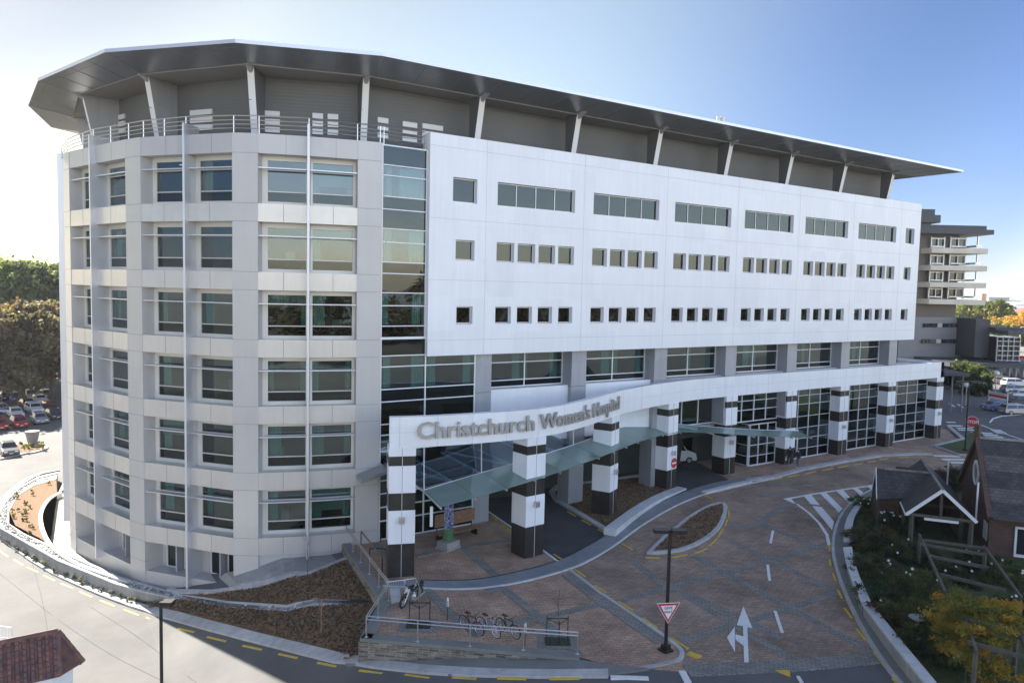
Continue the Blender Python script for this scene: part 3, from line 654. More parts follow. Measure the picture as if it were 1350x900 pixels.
def text_mesh(body, size, depth, off=0.0):
    c = bpy.data.curves.new('t', 'FONT'); c.body = body; c.size = size; c.extrude = depth; c.offset = off; c.resolution_u = 3
    o = bpy.data.objects.new('t', c); COL.objects.link(o); dg = bpy.context.evaluated_depsgraph_get(); dg.update()
    me = bpy.data.meshes.new_from_object(o.evaluated_get(dg)); bpy.data.objects.remove(o); return me
me = text_mesh("Christchurch Women's Hospital", 1.32, .055, .022)
co = np.empty(len(me.vertices)*3); me.vertices.foreach_get('co', co); co = co.reshape(-1, 3)
s0, s1 = s_of(-8.9), s_of(8.9); k = (s1-s0)/(co[:, 0].max()-co[:, 0].min()); x0 = co[:, 0].min()
new = []
for x, y, z in co:
    p, e = along(s0+(x-x0)*k); nn = (e[1], -e[0]); d = .14+z; new.append((p[0]+nn[0]*d, p[1]+nn[1]*d, 7.93+y))
me.vertices.foreach_set('co', np.array(new).ravel()); me.update(); me.name = 'raised_lettering'; me.materials.append(MT['lettering'])
o = bpy.data.objects.new('raised_lettering', me); COL.objects.link(o); o.parent = fas

def pillar(fl, fr, gz, lamp=True, depth=1.35):
    ex, L = unit(fl, fr); mb = MB()
    segs = [(gz-.3, 1.94, 1), (1.94, 3.85, 0), (3.85, 4.85, 1), (4.85, 6.4, 0), (6.4, 6.95, 1), (6.95, 7.44, 0)]
    for a, b, mi in segs:
        e = .02 if mi else .035
        mb.ob(fl, ex, -e, L+e, -depth-e, e, a, b, mi)
    for a, b, mi in segs: mb.ob(fl, ex, L/2-.012, L/2+.012, 0, .041, a, b, 2 if mi == 0 else 3)
    for a, b, mi in segs[1:]: mb.ob(fl, ex, -.03, L+.03, -depth-.03, .03, a-.012, a+.012, 2)
    p = mb.build('pillar', ['white', 'black', 'silverjoint', 'frame'], H)
    if lamp:
        q = MB(); q.ob(fl, ex, L/2-.15, L/2+.15, .04, .30, 3.15, 3.5); q.ob(fl, ex, L/2-.11, L/2+.11, .30, .32, 3.2, 3.45); q.build('wall_lamp', 'steel', p)
    return p
PIL = [((-10.35,-5.65), (-9.0,-6.15)), ((-1.9,-7.0), (-.5,-6.9)), ((7.95,-3.35), (9.2,-2.72)), ((16.45,-.56), (17.8,-.25))]+[((x, .38), (x+1.4, .38)) for x in (24.4, 32.8, 41.2, 49.7, 59.5)]
for i, (a, b) in enumerate(PIL): pillar(a, b, 0 if i < 3 else .4, i != 5)

# ---- lobby glazing along the ground floor
gx = [25.8, 32.8, 41.2, 49.7, 59.5]; gz_ = [.5, 1.4, 2.42, 3.47, 4.6, 5.8, 6.65, 7.38]
for i in range(4):
    a, b = gx[i]+(1.4 if i else 0), gx[i+1]
    lo = .5
    if i == 0:
        window('glazed_bay', EX, (0, 0), 26.0, 32.8, 4.7, 7.4, -1.4, H, nv=4, trans=(5.8, 6.65), fw=.07, dark=[(4.75, 5.8)])
        window('glazed_bay', EX, (0, 0), 29.0, 32.8, .5, 4.4, -1.4, H, nv=3, trans=(1.4, 2.42, 3.47), fw=.08, dark=[(.55, 1.4), (3.47, 4.3)])
        window('glazed_bay', (0, 1), (29.0, 1.5), .0, 5, .5, 4.4, 0, H, nv=3, trans=(1.4, 2.42, 3.47), fw=.08, dark=[(.55, 1.4), (3.47, 4.3)])
        continue
    window('glazed_bay', EX, (0, 0), a+.03, b-.03, .5, 7.4, -1.4, H, nv=4, trans=gz_[1:-1], fw=.05, dark=[(.55, 1.4), (3.47, 5.8)] if i < 3 else [(.55, 1.4), (3.47, 4.6)])
mb = MB(); mb.box(29.0, 60.8, 1.38, 1.7, .1, .5); mb.build('glazing_plinth', 'whitecap', H)
mb = MB(); mb.box(28.9, 60.6, 5.0, 5.3, .1, 7.4); mb.box(17, 60.6, 1.5, 5.3, 3.9, 4.25); mb.box(60.55, 60.9, 1.4, 12, .1, 7.42); mb.build('lobby_wall', 'glassroom', H)
mb = MB(); mb.box(17, 61, 5.3, 5.4, 4.4, 7.4); mb.build('lit_ceiling', 'frame2', H)
# glass door and its white frame by the sixth pillar
window('lobby_door', EX, (0, 0), 34.35, 35.9, .5, 3.4, -1.2, H, nv=2, trans=(2.5,), fw=.12)
# drive-through: deep recess below the upper glazing
for a, b, nv in ((0.15, 7.15, 4), (8.65, 15.65, 4), (18.3, 24.4, 3)):
    window('glazed_bay', EX, (0, 0), a, b, 4.9, 7.45, -1.75, H, nv=nv, trans=(5.7,) if a < 15 else (), fw=.07, dark=[(4.95, 5.7)] if a < 15 else None)
mb = MB(); mb.box(-1.2, 29.0, 1.6, 16.0, 4.62, 4.85); mb.build('drive_ceiling', 'concrete', H)
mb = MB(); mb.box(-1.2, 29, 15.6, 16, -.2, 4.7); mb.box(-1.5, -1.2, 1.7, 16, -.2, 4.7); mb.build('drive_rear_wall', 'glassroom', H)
for i, x in enumerate((3, 10, 17)):
    window('rear_glazing', EX, (0, 0), x-2.5, x+4, .3, 4.4, -11.5, H, nv=4, trans=(1.3, 2.6), fw=.09, fmat='bench')
for x, y in ((24.3, 5.2), (15.9, 6.5), (7.2, 7.5)):
    mb = MB(); mb.box(x, x+1.2, y, y+1.2, -.3, 4.7); mb.build('inner_column', 'grey', H)
mb = MB(); mb.box(XB-8, 60.6, 12, 12.3, 0, 8.8); mb.build('podium_rear_wall', 'silver', H)
mb = MB(); mb.box(18.2, 28.9, 3.6, 3.75, 4.9, 7.4); mb.build('lit_room_wall', 'bench', H)

# ---- sinuous glass entrance canopy
fr = [onZ(x, y, z) for x, y, z in ((582,668,4.4), (640,652.5,4.6), (725,627,5.0), (790.6,602.8,5.2), (816.6,592.4,5.2), (847.7,580,5.1), (892.4,568.5,4.9), (913.5,567.4,4.75), (946,569.8,4.5), (987,575.5,4.2), (1024.5,576.3,4.15), (1070,573,4.15))]
bk = [onZ(x, y, z) for x, y, z in ((559,646,4.7), (640,621.5,5.0), (692,608,5.4), (727,595.6,5.5), (756,587,5.55), (795.8,571.7,5.6), (819.7,562,5.6), (870.6,558,5.35), (892,559,5.2), (951,564,4.8), (1003,567,4.5), (1050,568,4.3))]
def resamp(P, n):
    P = [Vector(p) for p in P]
    for _ in range(2): P = [P[0]]+[q for a, b in zip(P, P[1:]) for q in (a*.75+b*.25, a*.25+b*.75)]+[P[-1]]
    d = [0]
    for a, b in zip(P, P[1:]): d.append(d[-1]+(b-a).length)
    out = []; j = 0
    for i in range(n):
        s = d[-1]*i/(n-1)
        while j < len(P)-2 and d[j+1] < s: j += 1
        t = (s-d[j])/max(1e-6, d[j+1]-d[j]); out.append(P[j].lerp(P[j+1], min(1, t)))
    return out
NC = 19; f_, b_ = resamp(fr, NC), resamp(bk, NC)
for i in range(NC):
    if b_[i].x > 17:
        u_ = min(1, (b_[i].x-17)/13); w9 = 3.3*(1-u_)+1.6*u_; tgt = Vector((b_[i].x+.9*(1-u_), b_[i].y-w9, b_[i].z-.28)); k9 = min(1, (b_[i].x-17)/3); f_[i] = f_[i].lerp(tgt, k9)
can = MB(); can.path(b_, .06, 6)
for i in range(NC): can.bar(b_[i]+Vector((0,0,-.09)), f_[i]+Vector((0,0,-.09)), .05, .12)
cano = can.build('canopy_frame', 'fin', H)
for i in range(NC-1):
    mb = MB(); a, b, c, d = f_[i], f_[i+1], b_[i+1], b_[i]; up = Vector((0,0,.03)); g = (b-a)*.006
    mb.hexa([a+g, b-g, c-g, d+g, a+g+up, b-g+up, c-g+up, d+g+up]); mb.build('glass_panel', 'glasscan', cano)
bb = [Vector((p.x-.2, 1.1 if p.x < 9 else p.y+.5, p.z+.45)) for p in b_[:7]]
for i in range(6):
    mb = MB(); a, b, c, d = b_[i], b_[i+1], bb[i+1], bb[i]; up = Vector((0,0,.03)); mb.hexa([a, b, c, d, a+up, b+up, c+up, d+up]); mb.build('glass_panel', 'glassclear', cano)
for i in range(7): mb = MB(); mb.bar(b_[i]+Vector((0,0,-.05)), bb[i]+Vector((0,0,-.05)), .07, .12); mb.build('canopy_rafter', 'frame', cano)
for i in (0, 2, 4, 6, 8, 9, 10, 11): mb = MB(); mb.tube(b_[i], (b_[i].x, b_[i].y+.1, 7.6), .033, n=6); mb.build('canopy_hanger', 'frame', cano)
for i in (0, 2, 4): mb = MB(); mb.bar(bb[i], b_[i+1], .05, .05); mb.build('canopy_brace', 'frame', cano)
mb = MB(); mb.tube(f_[0]+Vector((-.3,.6,-.1)), (f_[0].x-.3, f_[0].y+.6, 3.2), .09, n=8); mb.build('canopy_hanger', 'frame', cano)
# ================================================================== GROUND
def st(o): o['kind'] = 'structure'; return o
xsg = [-4000, -400, -60]+[a for a, _ in GP[1:-1]]+[60, 200, 600, 4000]
mb = MB()
ysg = [-3000, -300, -80, 0, 60, 160, 400, 1200, 5000]
for xa, xb in zip(xsg, xsg[1:]):
    for ya, yb in zip(ysg, ysg[1:]):
        mb.poly([(xa, ya, G(xa)-.16), (xb, ya, G(xb)-.16), (xb, yb, G(xb)-.16), (xa, yb, G(xa)-.16)])
st(mb.build('ground', 'earth'))
sheet('road', [(-120,-90), (130,-90), (130,60), (-3,60), (-3,17), (-10,42), (-20,60), (-20,150), (-120,150)], 0.0, 'road')

KO = [(76,618), (45,624), (18,640), (0,658), (-15,680), (-10,698), (0,709), (51,746.7), (115.6,776.7), (164,795.6), (198,806), (300,836), (380,856), (460,876), (593,889), (700,891), (802,890)]
KO = [tuple(onG(x, y, .12)[:2]) for x, y in KO]; KO = dens(smooth_line(KO, 1), .8)
mb = MB(); ribbon(mb, KO, (.55, 0), Gz(-.1), Gz(.12)); st(mb.build('kerb', 'kerb'))
def offs(pts, w):
    out = []
    for i, p in enumerate(pts):
        a, c = pts[max(0, i-1)], pts[min(len(pts)-1, i+1)]; dx, dy = c[0]-a[0], c[1]-a[1]; l = math.hypot(dx, dy) or 1; out.append((p[0]-dy/l*w, p[1]+dx/l*w))
    return out
KI = offs(KO, .62)
def zW(x): return -3.0 if x < -19.5 else (-.8 if x > -14.2 else -3.0+2.2*(x+19.5)/5.3)
def onW(x, y, h=0):
    z = -2.
    for _ in range(40): p = onZ(x, y, z); z = .5*z+.5*(zW(p.x)+h)
    return (p.x, p.y)
WO = [onW(*p) for p in ((76,622), (50,628), (25,642), (6,660), (-6,680), (0,696), (75.7,738.7), (151,769), (182,777.8), (240,790), (300,801), (378,806), (491,800))]
WI = [onW(*p) for p in ((74,631.5), (44,640), (24,653), (12,673), (12,690), (32,703), (88,728.6), (160,760), (191,769), (240,782), (300,792), (378,797), (497,791))]
def rs(P, n):
    d = [0]
    for a, b in zip(P, P[1:]): d.append(d[-1]+math.dist(a, b))
    out = []; j = 0
    for i in range(n):
        s = d[-1]*i/(n-1)
        while j < len(P)-2 and d[j+1] < s: j += 1
        t = (s-d[j])/max(1e-6, d[j+1]-d[j]); out.append(tuple(P[j][k]+(P[j+1][k]-P[j][k])*t for k in (0, 1)))
    return out
WO2 = []; WI2 = []
for i in range(len(WO)-1):
    for t in range(6): WO2.append(tuple(WO[i][k]+(WO[i+1][k]-WO[i][k])*t/6 for k in (0, 1))); WI2.append(tuple(WI[i][k]+(WI[i+1][k]-WI[i][k])*t/6 for k in (0, 1)))
WO2.append(WO[-1]); WI2.append(WI[-1])
zt = lambda o: (lambda x, y: zW(x)+o)
mb = MB(); ribbon2(mb, WI2, WO2, lambda x, y: G(x)-.3, zt(-.06))
lip = lambda A, B_, f: [tuple(a[k]*(1-f)+b[k]*f for k in (0, 1)) for a, b in zip(A, B_)]
ribbon2(mb, lip(WO2, WI2, .2), WO2, zt(-.06), zt(0.02), 1); ribbon2(mb, WI2, lip(WI2, WO2, .2), zt(-.06), zt(0.02), 1)
tag(fix(mb.build('retaining_wall', ['concrete', 'kerb'])), 'low curved concrete retaining wall topped with gravel, round the foot of the rounded building end', 'wall')
# gravel: scattered pale and dark stones along the wall top
mb = MB(); A_, B2_ = lip(WO2, WI2, .22), lip(WO2, WI2, .78)
for i in range(len(A_)-1):
    L = math.dist(A_[i], A_[i+1])
    for _ in range(int(L*(16 if A_[i][0] < -19.3 else 4))):
        t, u = random.random(), random.random(); x = (A_[i][0]*(1-t)+A_[i+1][0]*t)*(1-u)+(B2_[i][0]*(1-t)+B2_[i+1][0]*t)*u; y = (A_[i][1]*(1-t)+A_[i+1][1]*t)*(1-u)+(B2_[i][1]*(1-t)+B2_[i+1][1]*t)*u
        r = random.uniform(.05, .12); z = zW(x)-.07; a = random.random()*6
        mb.hexa([(x+r*math.cos(a+q*1.57), y+r*math.sin(a+q*1.57), z) for q in range(4)]+[(x+r*.5*math.cos(a+q*1.57), y+r*.5*math.sin(a+q*1.57), z+r*.8) for q in range(4)], 0 if random.random() < (.55 if x < -19.3 else .12) else 1)
tag(mb.build('gravel', ['whitecap', 'darkpaver']), 'pale and dark gravel stones along the top of the curved wall', 'gravel', kind='stuff')
# beds
lb = [p for p in WO2 if p[0] < 100]
sheet('planting_bed', WO2+list(reversed(KO[:])) if False else WO2[30:]+[tuple(onG(478, 838, .1)[:2]), tuple(onG(468, 868, .1)[:2])]+[p for p in reversed(KO) if p[0] < -15.2 and p[1] < 27][:70], .09, 'bark')
sheet('planting_bed', [(p[0], p[1]) for p in (onZ(x, y, -3.02) for x, y in ((74,631.5), (44,640), (24,653), (12,673), (20,692), (60,713), (65.6,718.5), (55,697), (51.7,675.6), (63,658), (75.7,651.7)))], -3.02, 'bark', zf=lambda x, y: 0)
W2 = [tuple(onZ(x, y, -2.9)[:2]) for x, y in ((80,648), (72,652), (62,659), (52.5,675.6), (55,697), (66,719), (95,740), (130,753), (170,765))]
mb = MB(); ribbon(mb, dens(smooth_line(W2, 2), .6), .28, -3.7, -2.9); tag(fix(mb.build('garden_wall', 'whitecap')), 'thin pale inner wall curving between the bark bed and the sunken path', 'wall')
sheet('sunken_path', [tuple(onZ(x, y, -3.34)[:2]) for x, y in ((90,640), (63,662), (55,680), (60,702), (75,722), (110,745), (165,768), (230,785), (320,800))]+[(-16, 4.5), (-16, 30), (-24, 40), (-25.5, 30)], -3.34, 'concrete', zf=lambda x, y: 0)
UB = [onW(*p) for p in ((225,779), (280,781), (346.7,771), (404,760), (453,744.4), (497,789), (378,796), (300,790.5), (240,781))]
UB[4] = (-11.0, -.75); UB[5] = (-11.75, -7.1)
zB = lambda x, y: zW(x)+max(0, x+14.2)*.12
sheet('planting_bed', [UB[0], UB[1], UB[2], UB[3], UB[4], UB[5], UB[6], UB[7], UB[8]], .02, 'bark', zf=zB)
UK = dens([onW(*p) for p in ((225,776), (280,779), (346.7,770), (404,758))]+[(-10.95, -.55)], .6)
mb = MB(); ribbon(mb, UK, (.0, .3), lambda x, y: zW(x)-.6, lambda x, y: zB(x, y)+.12); st(fix(mb.build('kerb', 'kerb')))
AP = [p for p in UK]; AP2 = [(p[0]*.0+q[0], q[1]) for p, q in zip(AP, rs([inward((-21.3, 9.2), .3), inward((-16.1,2.7), .3), inward((-12.8,1.3), .3), inward((-9.9,.7), .3)], len(AP)))]
mb = MB(); ribbon2(mb, AP2, AP, lambda x, y: -4, lambda x, y: zW(x)+.25 if x > -17 else zW(x)-.2); st(fix(mb.build('sloping_apron', 'concrete')))

# ---- terrace, paved forecourt
PL = lambda x, y: max(0.0, G(x))
BR = z2(0, (450,711), (498.5,783), (504.5,791.5), (475.5,842), (620,855), (764,866), (800,877), (850,881), (905,886), (1050,879), (1166,866), (1144,836), (1122,794), (1105.6,752.8), (1098.6,719.4), (1105.6,686), (1126,661), (1161,640))
BR += [tuple(onG(x, y)[:2]) for x, y in ((1200,640), (1250,622), (1278,606), (1272,596), (1245,592), (1262,580), (1250,566))]
BR += [(68, 10), (62, 16), (-8.2, 16), (-8.2, 1.2), (-9.6, 1.0)]
sheet('brick_forecourt', BR, .007, 'brick', zf=PL)
DR = z2(0, (755,751), (789,779), (806,790), (850,819), (880,840), (898,853), (903,862), (899,872), (906,884), (1050,877), (1164,865.5), (1144,836), (1122,794), (1105.6,752.8), (1098.6,719.4), (1105.6,686), (1126,661), (1161,641))+g2((1226,603), (1160,604), (1110,613), (1056,623), (1020,632), (990,641), (958,646), (928,652), (894,666), (865,682), (839.7,698), (804.6,724), (778,740))
sheet('brick_drive', DR, .015, 'brickdrive', zf=PL)
# tar seams and patches on the old road
for pts in (((-10,748), (120,850), (230,905)), ((30,700), (60,800), (70,905)), ((120,800), (200,850), (260,900))):
    mb = MB(); ribbon(mb, dens(smooth_line([tuple(onG(x, y)[:2]) for x, y in pts], 2), .8), .03, Gz(-.02), Gz(.006)); st(fix(mb.build('tar_seam', 'asphalt')))
def band(name, pxs, w, m_='darkpaver', off=.02, sm=0, h=0):
    p = [tuple(onG(x, y)[:2]) for x, y in pxs]
    if sm: p = smooth_line(p, sm)
    mb = MB(); ribbon(mb, dens(p, 1.0), w, lambda x, y: PL(x, y)-.05, lambda x, y: PL(x, y)+off+h); return st(fix(mb.build(name, m_)))
k_ = [0]
for pts in (((896,770), (1092,716.7)), ((897,845), (1103,780.6)), ((952.8,708), (1103,780.6)), ((914,733), (1150,860)), ((897,781), (1041,867)), ((1003,690), (1080,722)), ((832,738), (875,770), (960,806), (1030,842)), ((790,799), (870,778), (900,769)), ((712,814), (790,797)),
            ((562,784), (606,828), (632,848)), ((663,774.7), (712,815)), ((712,814), (680,823), (600,833), (560,838)), ((664,775), (640,779)), ((610.7,720.8), (657,761)), ((548.6,735), (584.5,725), (612,720), (690,711)), ((712,815), (765,866)), ((1010,640), (1100,640)), ((1000,655), (1060,648)), ((470,705), (512,735), (520,760))):
    k_[0] += .0012; band('paver_band', pts, .52, off=.020+k_[0])
band('paver_band', ((905,884), (1050,877), (1165,867)), 1.0, off=.042)
K1 = ((750,750), (789,780), (806.7,791.5), (850,820.5), (880,841.5), (896.7,854), (900,862), (896.7,870), (876.7,875), (850,880), (802,888.5))
band('paver_band', ((747,757), (785,787), (803,799), (846,829), (872,847)), .7, off=.045)
band('kerb', K1, .22, 'kerb', .05, 1)
Uc = g2((505,776), (540,772), (620,767), (680,755), (734,741), (770,723), (800,705), (840,678), (861,665.5), (885,656), (910,645.8), (935,638), (962.5,632.7), (1000,628))
Lc = g2((505,785), (540,784), (620,780), (685,769), (750.7,751), (778,739), (804.6,723.3), (839.7,697), (865,681), (894,665), (928,651.5), (958,645), (990,637), (1020,631))
Uc, Lc = rs(smooth_line(Uc, 2), 60), rs(smooth_line(Lc, 2), 60)
mb = MB(); ribbon2(mb, Uc, Lc, lambda x, y: PL(x, y)-.05, lambda x, y: PL(x, y)+.052); st(fix(mb.build('drainage_channel', 'channel')))
mb = MB(); ribbon(mb, Lc, .13, lambda x, y: PL(x, y), lambda x, y: PL(x, y)+.075); st(fix(mb.build('kerb', 'whitecap')))
mb = MB(); ribbon(mb, Uc[:44], .09, lambda x, y: PL(x, y), lambda x, y: PL(x, y)+.058); st(fix(mb.build('drain_slot', 'blackpaint')))
AS = g2((643,675), (690,708), (735,740), (770,722), (799,705), (734,661), (727,650), (740,641), (767,639), (845,629), (897,641), (910,645.8), (935,638), (961,632.7), (925,612))
sheet('asphalt_drive', AS+[(28.6, 15.4), (-1.1, 15.4), (-1.1, 4)], .03, 'asphalt', zf=PL)
def polyA(name, pxs, m_, off, sm=0, world=None):
    p = world or g2(*pxs)
    return sheet(name, smooth_line(p, sm) if sm else p, off, m_, zf=PL)
polyA('planting_bed', ((802,697), (738,660), (732,650), (745,642), (767,640), (845,630), (893,641), (840,668)), 'bark', .14)
band('kerb', ((806,703), (801,701), (734,661), (727,650), (736,641), (767,638.5), (845,628)), .42, 'kerb', .2)
p_ = [tuple(onZ(x, y, .5)[:2]) for x, y in ((804,697), (839.7,670), (868,654), (899,642))]
mb = MB(); ribbon(mb, dens(smooth_line(p_, 2), .8), .85, -.1, .5); tag(fix(mb.build('planter_wall', 'whitecap')), 'low white-capped planter wall in front of the bark bed under the canopy', 'wall')
band('kerb', ((928,650.5), (958,643), (988,636)), .5, 'whitecap', .18)
band('kerb', ((985,634), (1020,629.5), (1056,619.5), (1110,609), (1160.5,601), (1206,599), (1228,599.5)), .6, 'kerb', .16)
IS = ((855.6,730.5), (872,714), (891,697.8), (912,681), (935.6,668), (953.3,663.6), (956.5,670), (955.6,679), (949,694.4), (938,706), (922,716.7), (900,726), (880,729))
isl = smooth_line(g2(*IS)+[g2(IS[0])[0]], 1)
polyA('planting_bed', None, 'bark', .13, world=isl[:-1])
mb = MB(); ribbon(mb, isl[:-1], .28, lambda x, y: -.05, lambda x, y: PL(x, y)+.17, closed=True); st(fix(mb.build('kerb', 'kerb')))
band('pale_band', ((955,695), (983,696), (1003,689), (1022,672), (1039,665.5), (1066.7,665), (1105,671)), .45, 'footpath', .047, 2)

# ---- painted markings
def seg(mb, a, b, w, off=None):
    off = off if off is not None else (.062 if a[0] > 640 else .014)
    p, q = onG(*a), onG(*b); L = math.dist(p[:2], q[:2]); n_ = max(1, int(L/.8)); pts = [(p.x+(q.x-p.x)*i/n_, p.y+(q.y-p.y)*i/n_) for i in range(n_+1)]
    ribbon(mb, pts, w, lambda x, y: (PL(x, y) if x > -6.5 else G(x))-.01, lambda x, y: (PL(x, y) if x > -6.5 else G(x))+off)
Y = MB()
for a, b in (((955.5,664), (960,669.5)), ((961,673.5), (961,682)), ((959,685), (955.5,694.5)), ((953,698), (946.5,708)), ((945,710.5), (935,720)), ((933,723), (916,730)), ((906,731.5), (887,735)), ((870,736), (851,735)),
             ((757,751), (771.5,760.5)), ((783.5,772), (799,781.5)), ((815,793), (834,805)), ((848,816), (866,828)), ((884,841), (907,855.5)), ((820,717.5), (833.5,725)), ((927,652.5), (939,657.5)),
             ((1093.5,719), (1094,727)), ((1093.5,737.5), (1095,746.5)), ((1098,756), (1101.5,766)), ((1104.5,778), (1110,789)), ((1113,802), (1123,815)), ((1129,829), (1141,844)), ((1152,860), (1165,877)), ((1177,895), (1188,906)),
             ((473.5,883), (504,887)), ((533.5,888.5), (566,893)), ((596,892.5), (628,894.5)), ((655.5,894), (693.5,895.2)), ((724.5,895), (764,894.5)),
             ((0,726), (11,734)), ((18,737), (30,744.5)), ((36,747.5), (50,754)), ((57,758), (72,765)), ((80,768.5), (96,775)), ((105,779.5), (121,786.5)), ((132,791), (151,798.5)), ((163,803), (183,810.5)), ((193,813.5), (210,819)), ((235,828), (256,833)), ((273,839), (298,845)), ((320,850.5), (345,856)), ((367,861.5), (392,867)), ((418,873), (443,878)),
             ((1017,633), (1031,630)), ((1038,629), (1053,626)), ((1062,624.6), (1076,621.5)), ((1084,620.5), (1098,617.5)), ((1105,616.5), (1118,614)), ((1125,613), (1137,611)), ((1144,609.6), (1155,607.7)), ((1159,606.5), (1171,604.6)), ((1184,603.4), (1198,603.2)), ((1210,600.5), (1225,600)),
             ((647,680), (655,686)), ((662,691), (671,698)), ((679,702), (690,711)), ((730,731), (741,738)), ((748,674.5), (759,681)), ((767,686), (779,692.5)), ((788,698), (800,704.5))):
    seg(Y, a, b, .11 if a[1] > 640 else .12)
st(fix(Y.build('yellow_dashes', 'yellow')))
mb = MB(); seg(mb, (907,861), (923,867), .38, .062); p = [onG(1021,884), onG(1041,884.5), onG(1042,892)]; mb.prism([(v.x, v.y) for v in p], -.03, .062); st(fix(mb.build('yellow_blocks', 'yellow')))
Wm = MB()
for a, b, w_ in (((1019,700), (1015.8,716), .16), ((1012,745), (1014.5,765.5), .16), ((1021.7,806), (1031,834), .16), ((899,885), (908,902), .3), ((1052,892), (1058,902), .14), ((805,893.5), (855,894.5), .25),
                 ((1034,658.3), (1078,650.5), .18), ((1078,650.5), (1161,638.4), .18), ((1051,665), (1067,677), .18), ((1067,677), (1080,690), .18), ((1080,690), (1090,705), .2), ((1090,705), (1093,719), .2),
                 ((1230.6,600.8), (1264.4,601.8), .5), ((1242,605.7), (1274,606), .5), ((1252.8,609.7), (1273,610), .5),
                 ((1248,556.5), (1259,556.7), .45), ((1249,561), (1268,561.5), .45), ((1261,564), (1279,564.7), .45), ((1263,566.6), (1291,567.5), .45), ((1280,570), (1308,571.4), .45), ((1293,573), (1315,573.8), .45), ((1297,575.6), (1322,576.5), .45), ((1304,578.4), (1332,579.3), .45), ((1314.5,581.3), (1343,582.2), .45),
                 ((1293,560), (1304,564.5), .2), ((1304,564.5), (1325,572), .2), ((1325,572), (1352,581), .2), ((1312,566.5), (1321,571.5), 1.1), ((1305,557), (1309,552), .2), ((1309,552), (1320,548.5), .2), ((1320,548.5), (1352,546), .2),
                 ((1252,532), (1258,536), .35), ((1263,533), (1269,537), .35), ((643,674), (690,706.5), .13), ((690,706.5), (735,740), .13)):
    seg(Wm, a, b, w_)
def pp(mb, pxs, off=.06): v = [onG(x, y) for x, y in pxs]; mb.prism([(q.x, q.y) for q in v], lambda x, y: PL(x, y)-.02, lambda x, y: PL(x, y)+off)
for q in (((1033,658), (1042,656.8), (1049,664.5)), ((1059.7,654), (1069.4,652.8), (1099.4,688), (1097,699)), ((1080.6,650.6), (1088.9,649.5), (1110.6,670.8), (1106,676)), ((1102.5,647.3), (1111,646), (1124.7,660), (1119,663)), ((1123.7,644.3), (1129.5,643.3), (1140.5,651.5), (1135.3,653.8)), ((1143,641.5), (1149.7,640.5), (1156.5,645.7), (1151.7,647.7)),
          ((980,800), (991.5,828), (971.5,824)), ((979.5,825), (985,826), (987,873.5), (981,873.5)), ((980,840), (980,851), (969.5,843), (969.5,837)), ((968.5,827), (969,860), (958.5,841))):
    pp(Wm, q)
st(fix(Wm.build('white_markings', 'paint')))

# ---- terrace stone walls and cap
TW = z2(.14, (450,711), (498,782), (504,790), (476,840), (620,852.5), (764,866))
mb = MB(); ribbon(mb, dens(TW[:4], .5), (.12, .12), lambda x, y: min(G(x), -.3)-1.2, -.02)
tag(fix(mb.build('stone_wall', 'stone')), 'short rubble stone wall beside the bark slope at the left side of the terrace', 'wall')
mb = MB(); ribbon(mb, dens(TW[3:], .5), (.36, 0), lambda x, y: G(x)-.3, -.02)
tag(fix(mb.build('stone_wall', 'stone')), 'long rubble stone wall under the front edge of the bicycle terrace', 'wall')
mb = MB(); ribbon(mb, dens(TW[:3], .5), (.42, .10), -.02, .14); ribbon(mb, dens(TW[2:4]+TW[3:], .5), (.50, .06), -.02, .14); st(fix(mb.build('terrace_coping', 'footpath')))
FPa = [(TW[3][0]-.5, TW[3][1]+.3)]+TW[4:]+[tuple(onG(x, y, .1)[:2]) for x, y in ((800,875), (850,879))]; FPb = [tuple(onG(x, y, .1)[:2]) for x, y in ((455,874), (593,888), (700,890), (802,889), (856,880.5))]
mb = MB(); ribbon2(mb, rs(FPa, 30), rs(FPb, 30), Gz(-.1), Gz(.10)); st(fix(mb.build('footpath', 'footpath')))

# ---- right-hand kerb, footpath and garden
OL = [tuple(onG(x, y, .12)[:2]) for x, y in ((1161,641), (1140,650), (1121,664), (1105.6,686), (1098.6,719.4), (1105.6,752.8), (1122,794), (1144,836), (1178,886), (1192,900), (1235,955))]
OL = smooth_line(OL, 2)
IL = [tuple(onG(x, y, .12)[:2]) for x, y in ((1163,646), (1145,655), (1133,666), (1119,685), (1113,719.4), (1120,752.8), (1136,794), (1160,830), (1208,886), (1221,900), (1270,955))]
IL = smooth_line(IL, 2); OLr, ILr = rs(OL, 60), rs(IL, 60)
mb = MB(); ribbon2(mb, ILr, OLr, lambda x, y: -.05, lambda x, y: PL(x, y)+.13); st(fix(mb.build('footpath', 'footpath')))
mb = MB(); ribbon(mb, OLr, (.0, .18), -.05, lambda x, y: PL(x, y)+.15); st(fix(mb.build('kerb', 'kerb')))
gw = [([(1112,712), (1112.5,695), (1119,675.6), (1137,655.4)], [(1123.7,712), (1123,695), (1128,675.6), (1143,659)], 'short curved garden wall with pale cap, farthest of the three beside the hatched road'),
      ([(1111.6,721), (1118,752), (1135.8,793)], [(1123,720), (1129,750), (1148,791.5)], 'middle piece of the pale-capped garden wall beside the brick road'),
      ([(1136.8,795), (1175,845), (1221,901), (1270,965)], [(1148,793), (1187,842), (1236,900), (1285,960)], 'long near piece of the pale-capped garden wall, cut by the bottom of the view')]
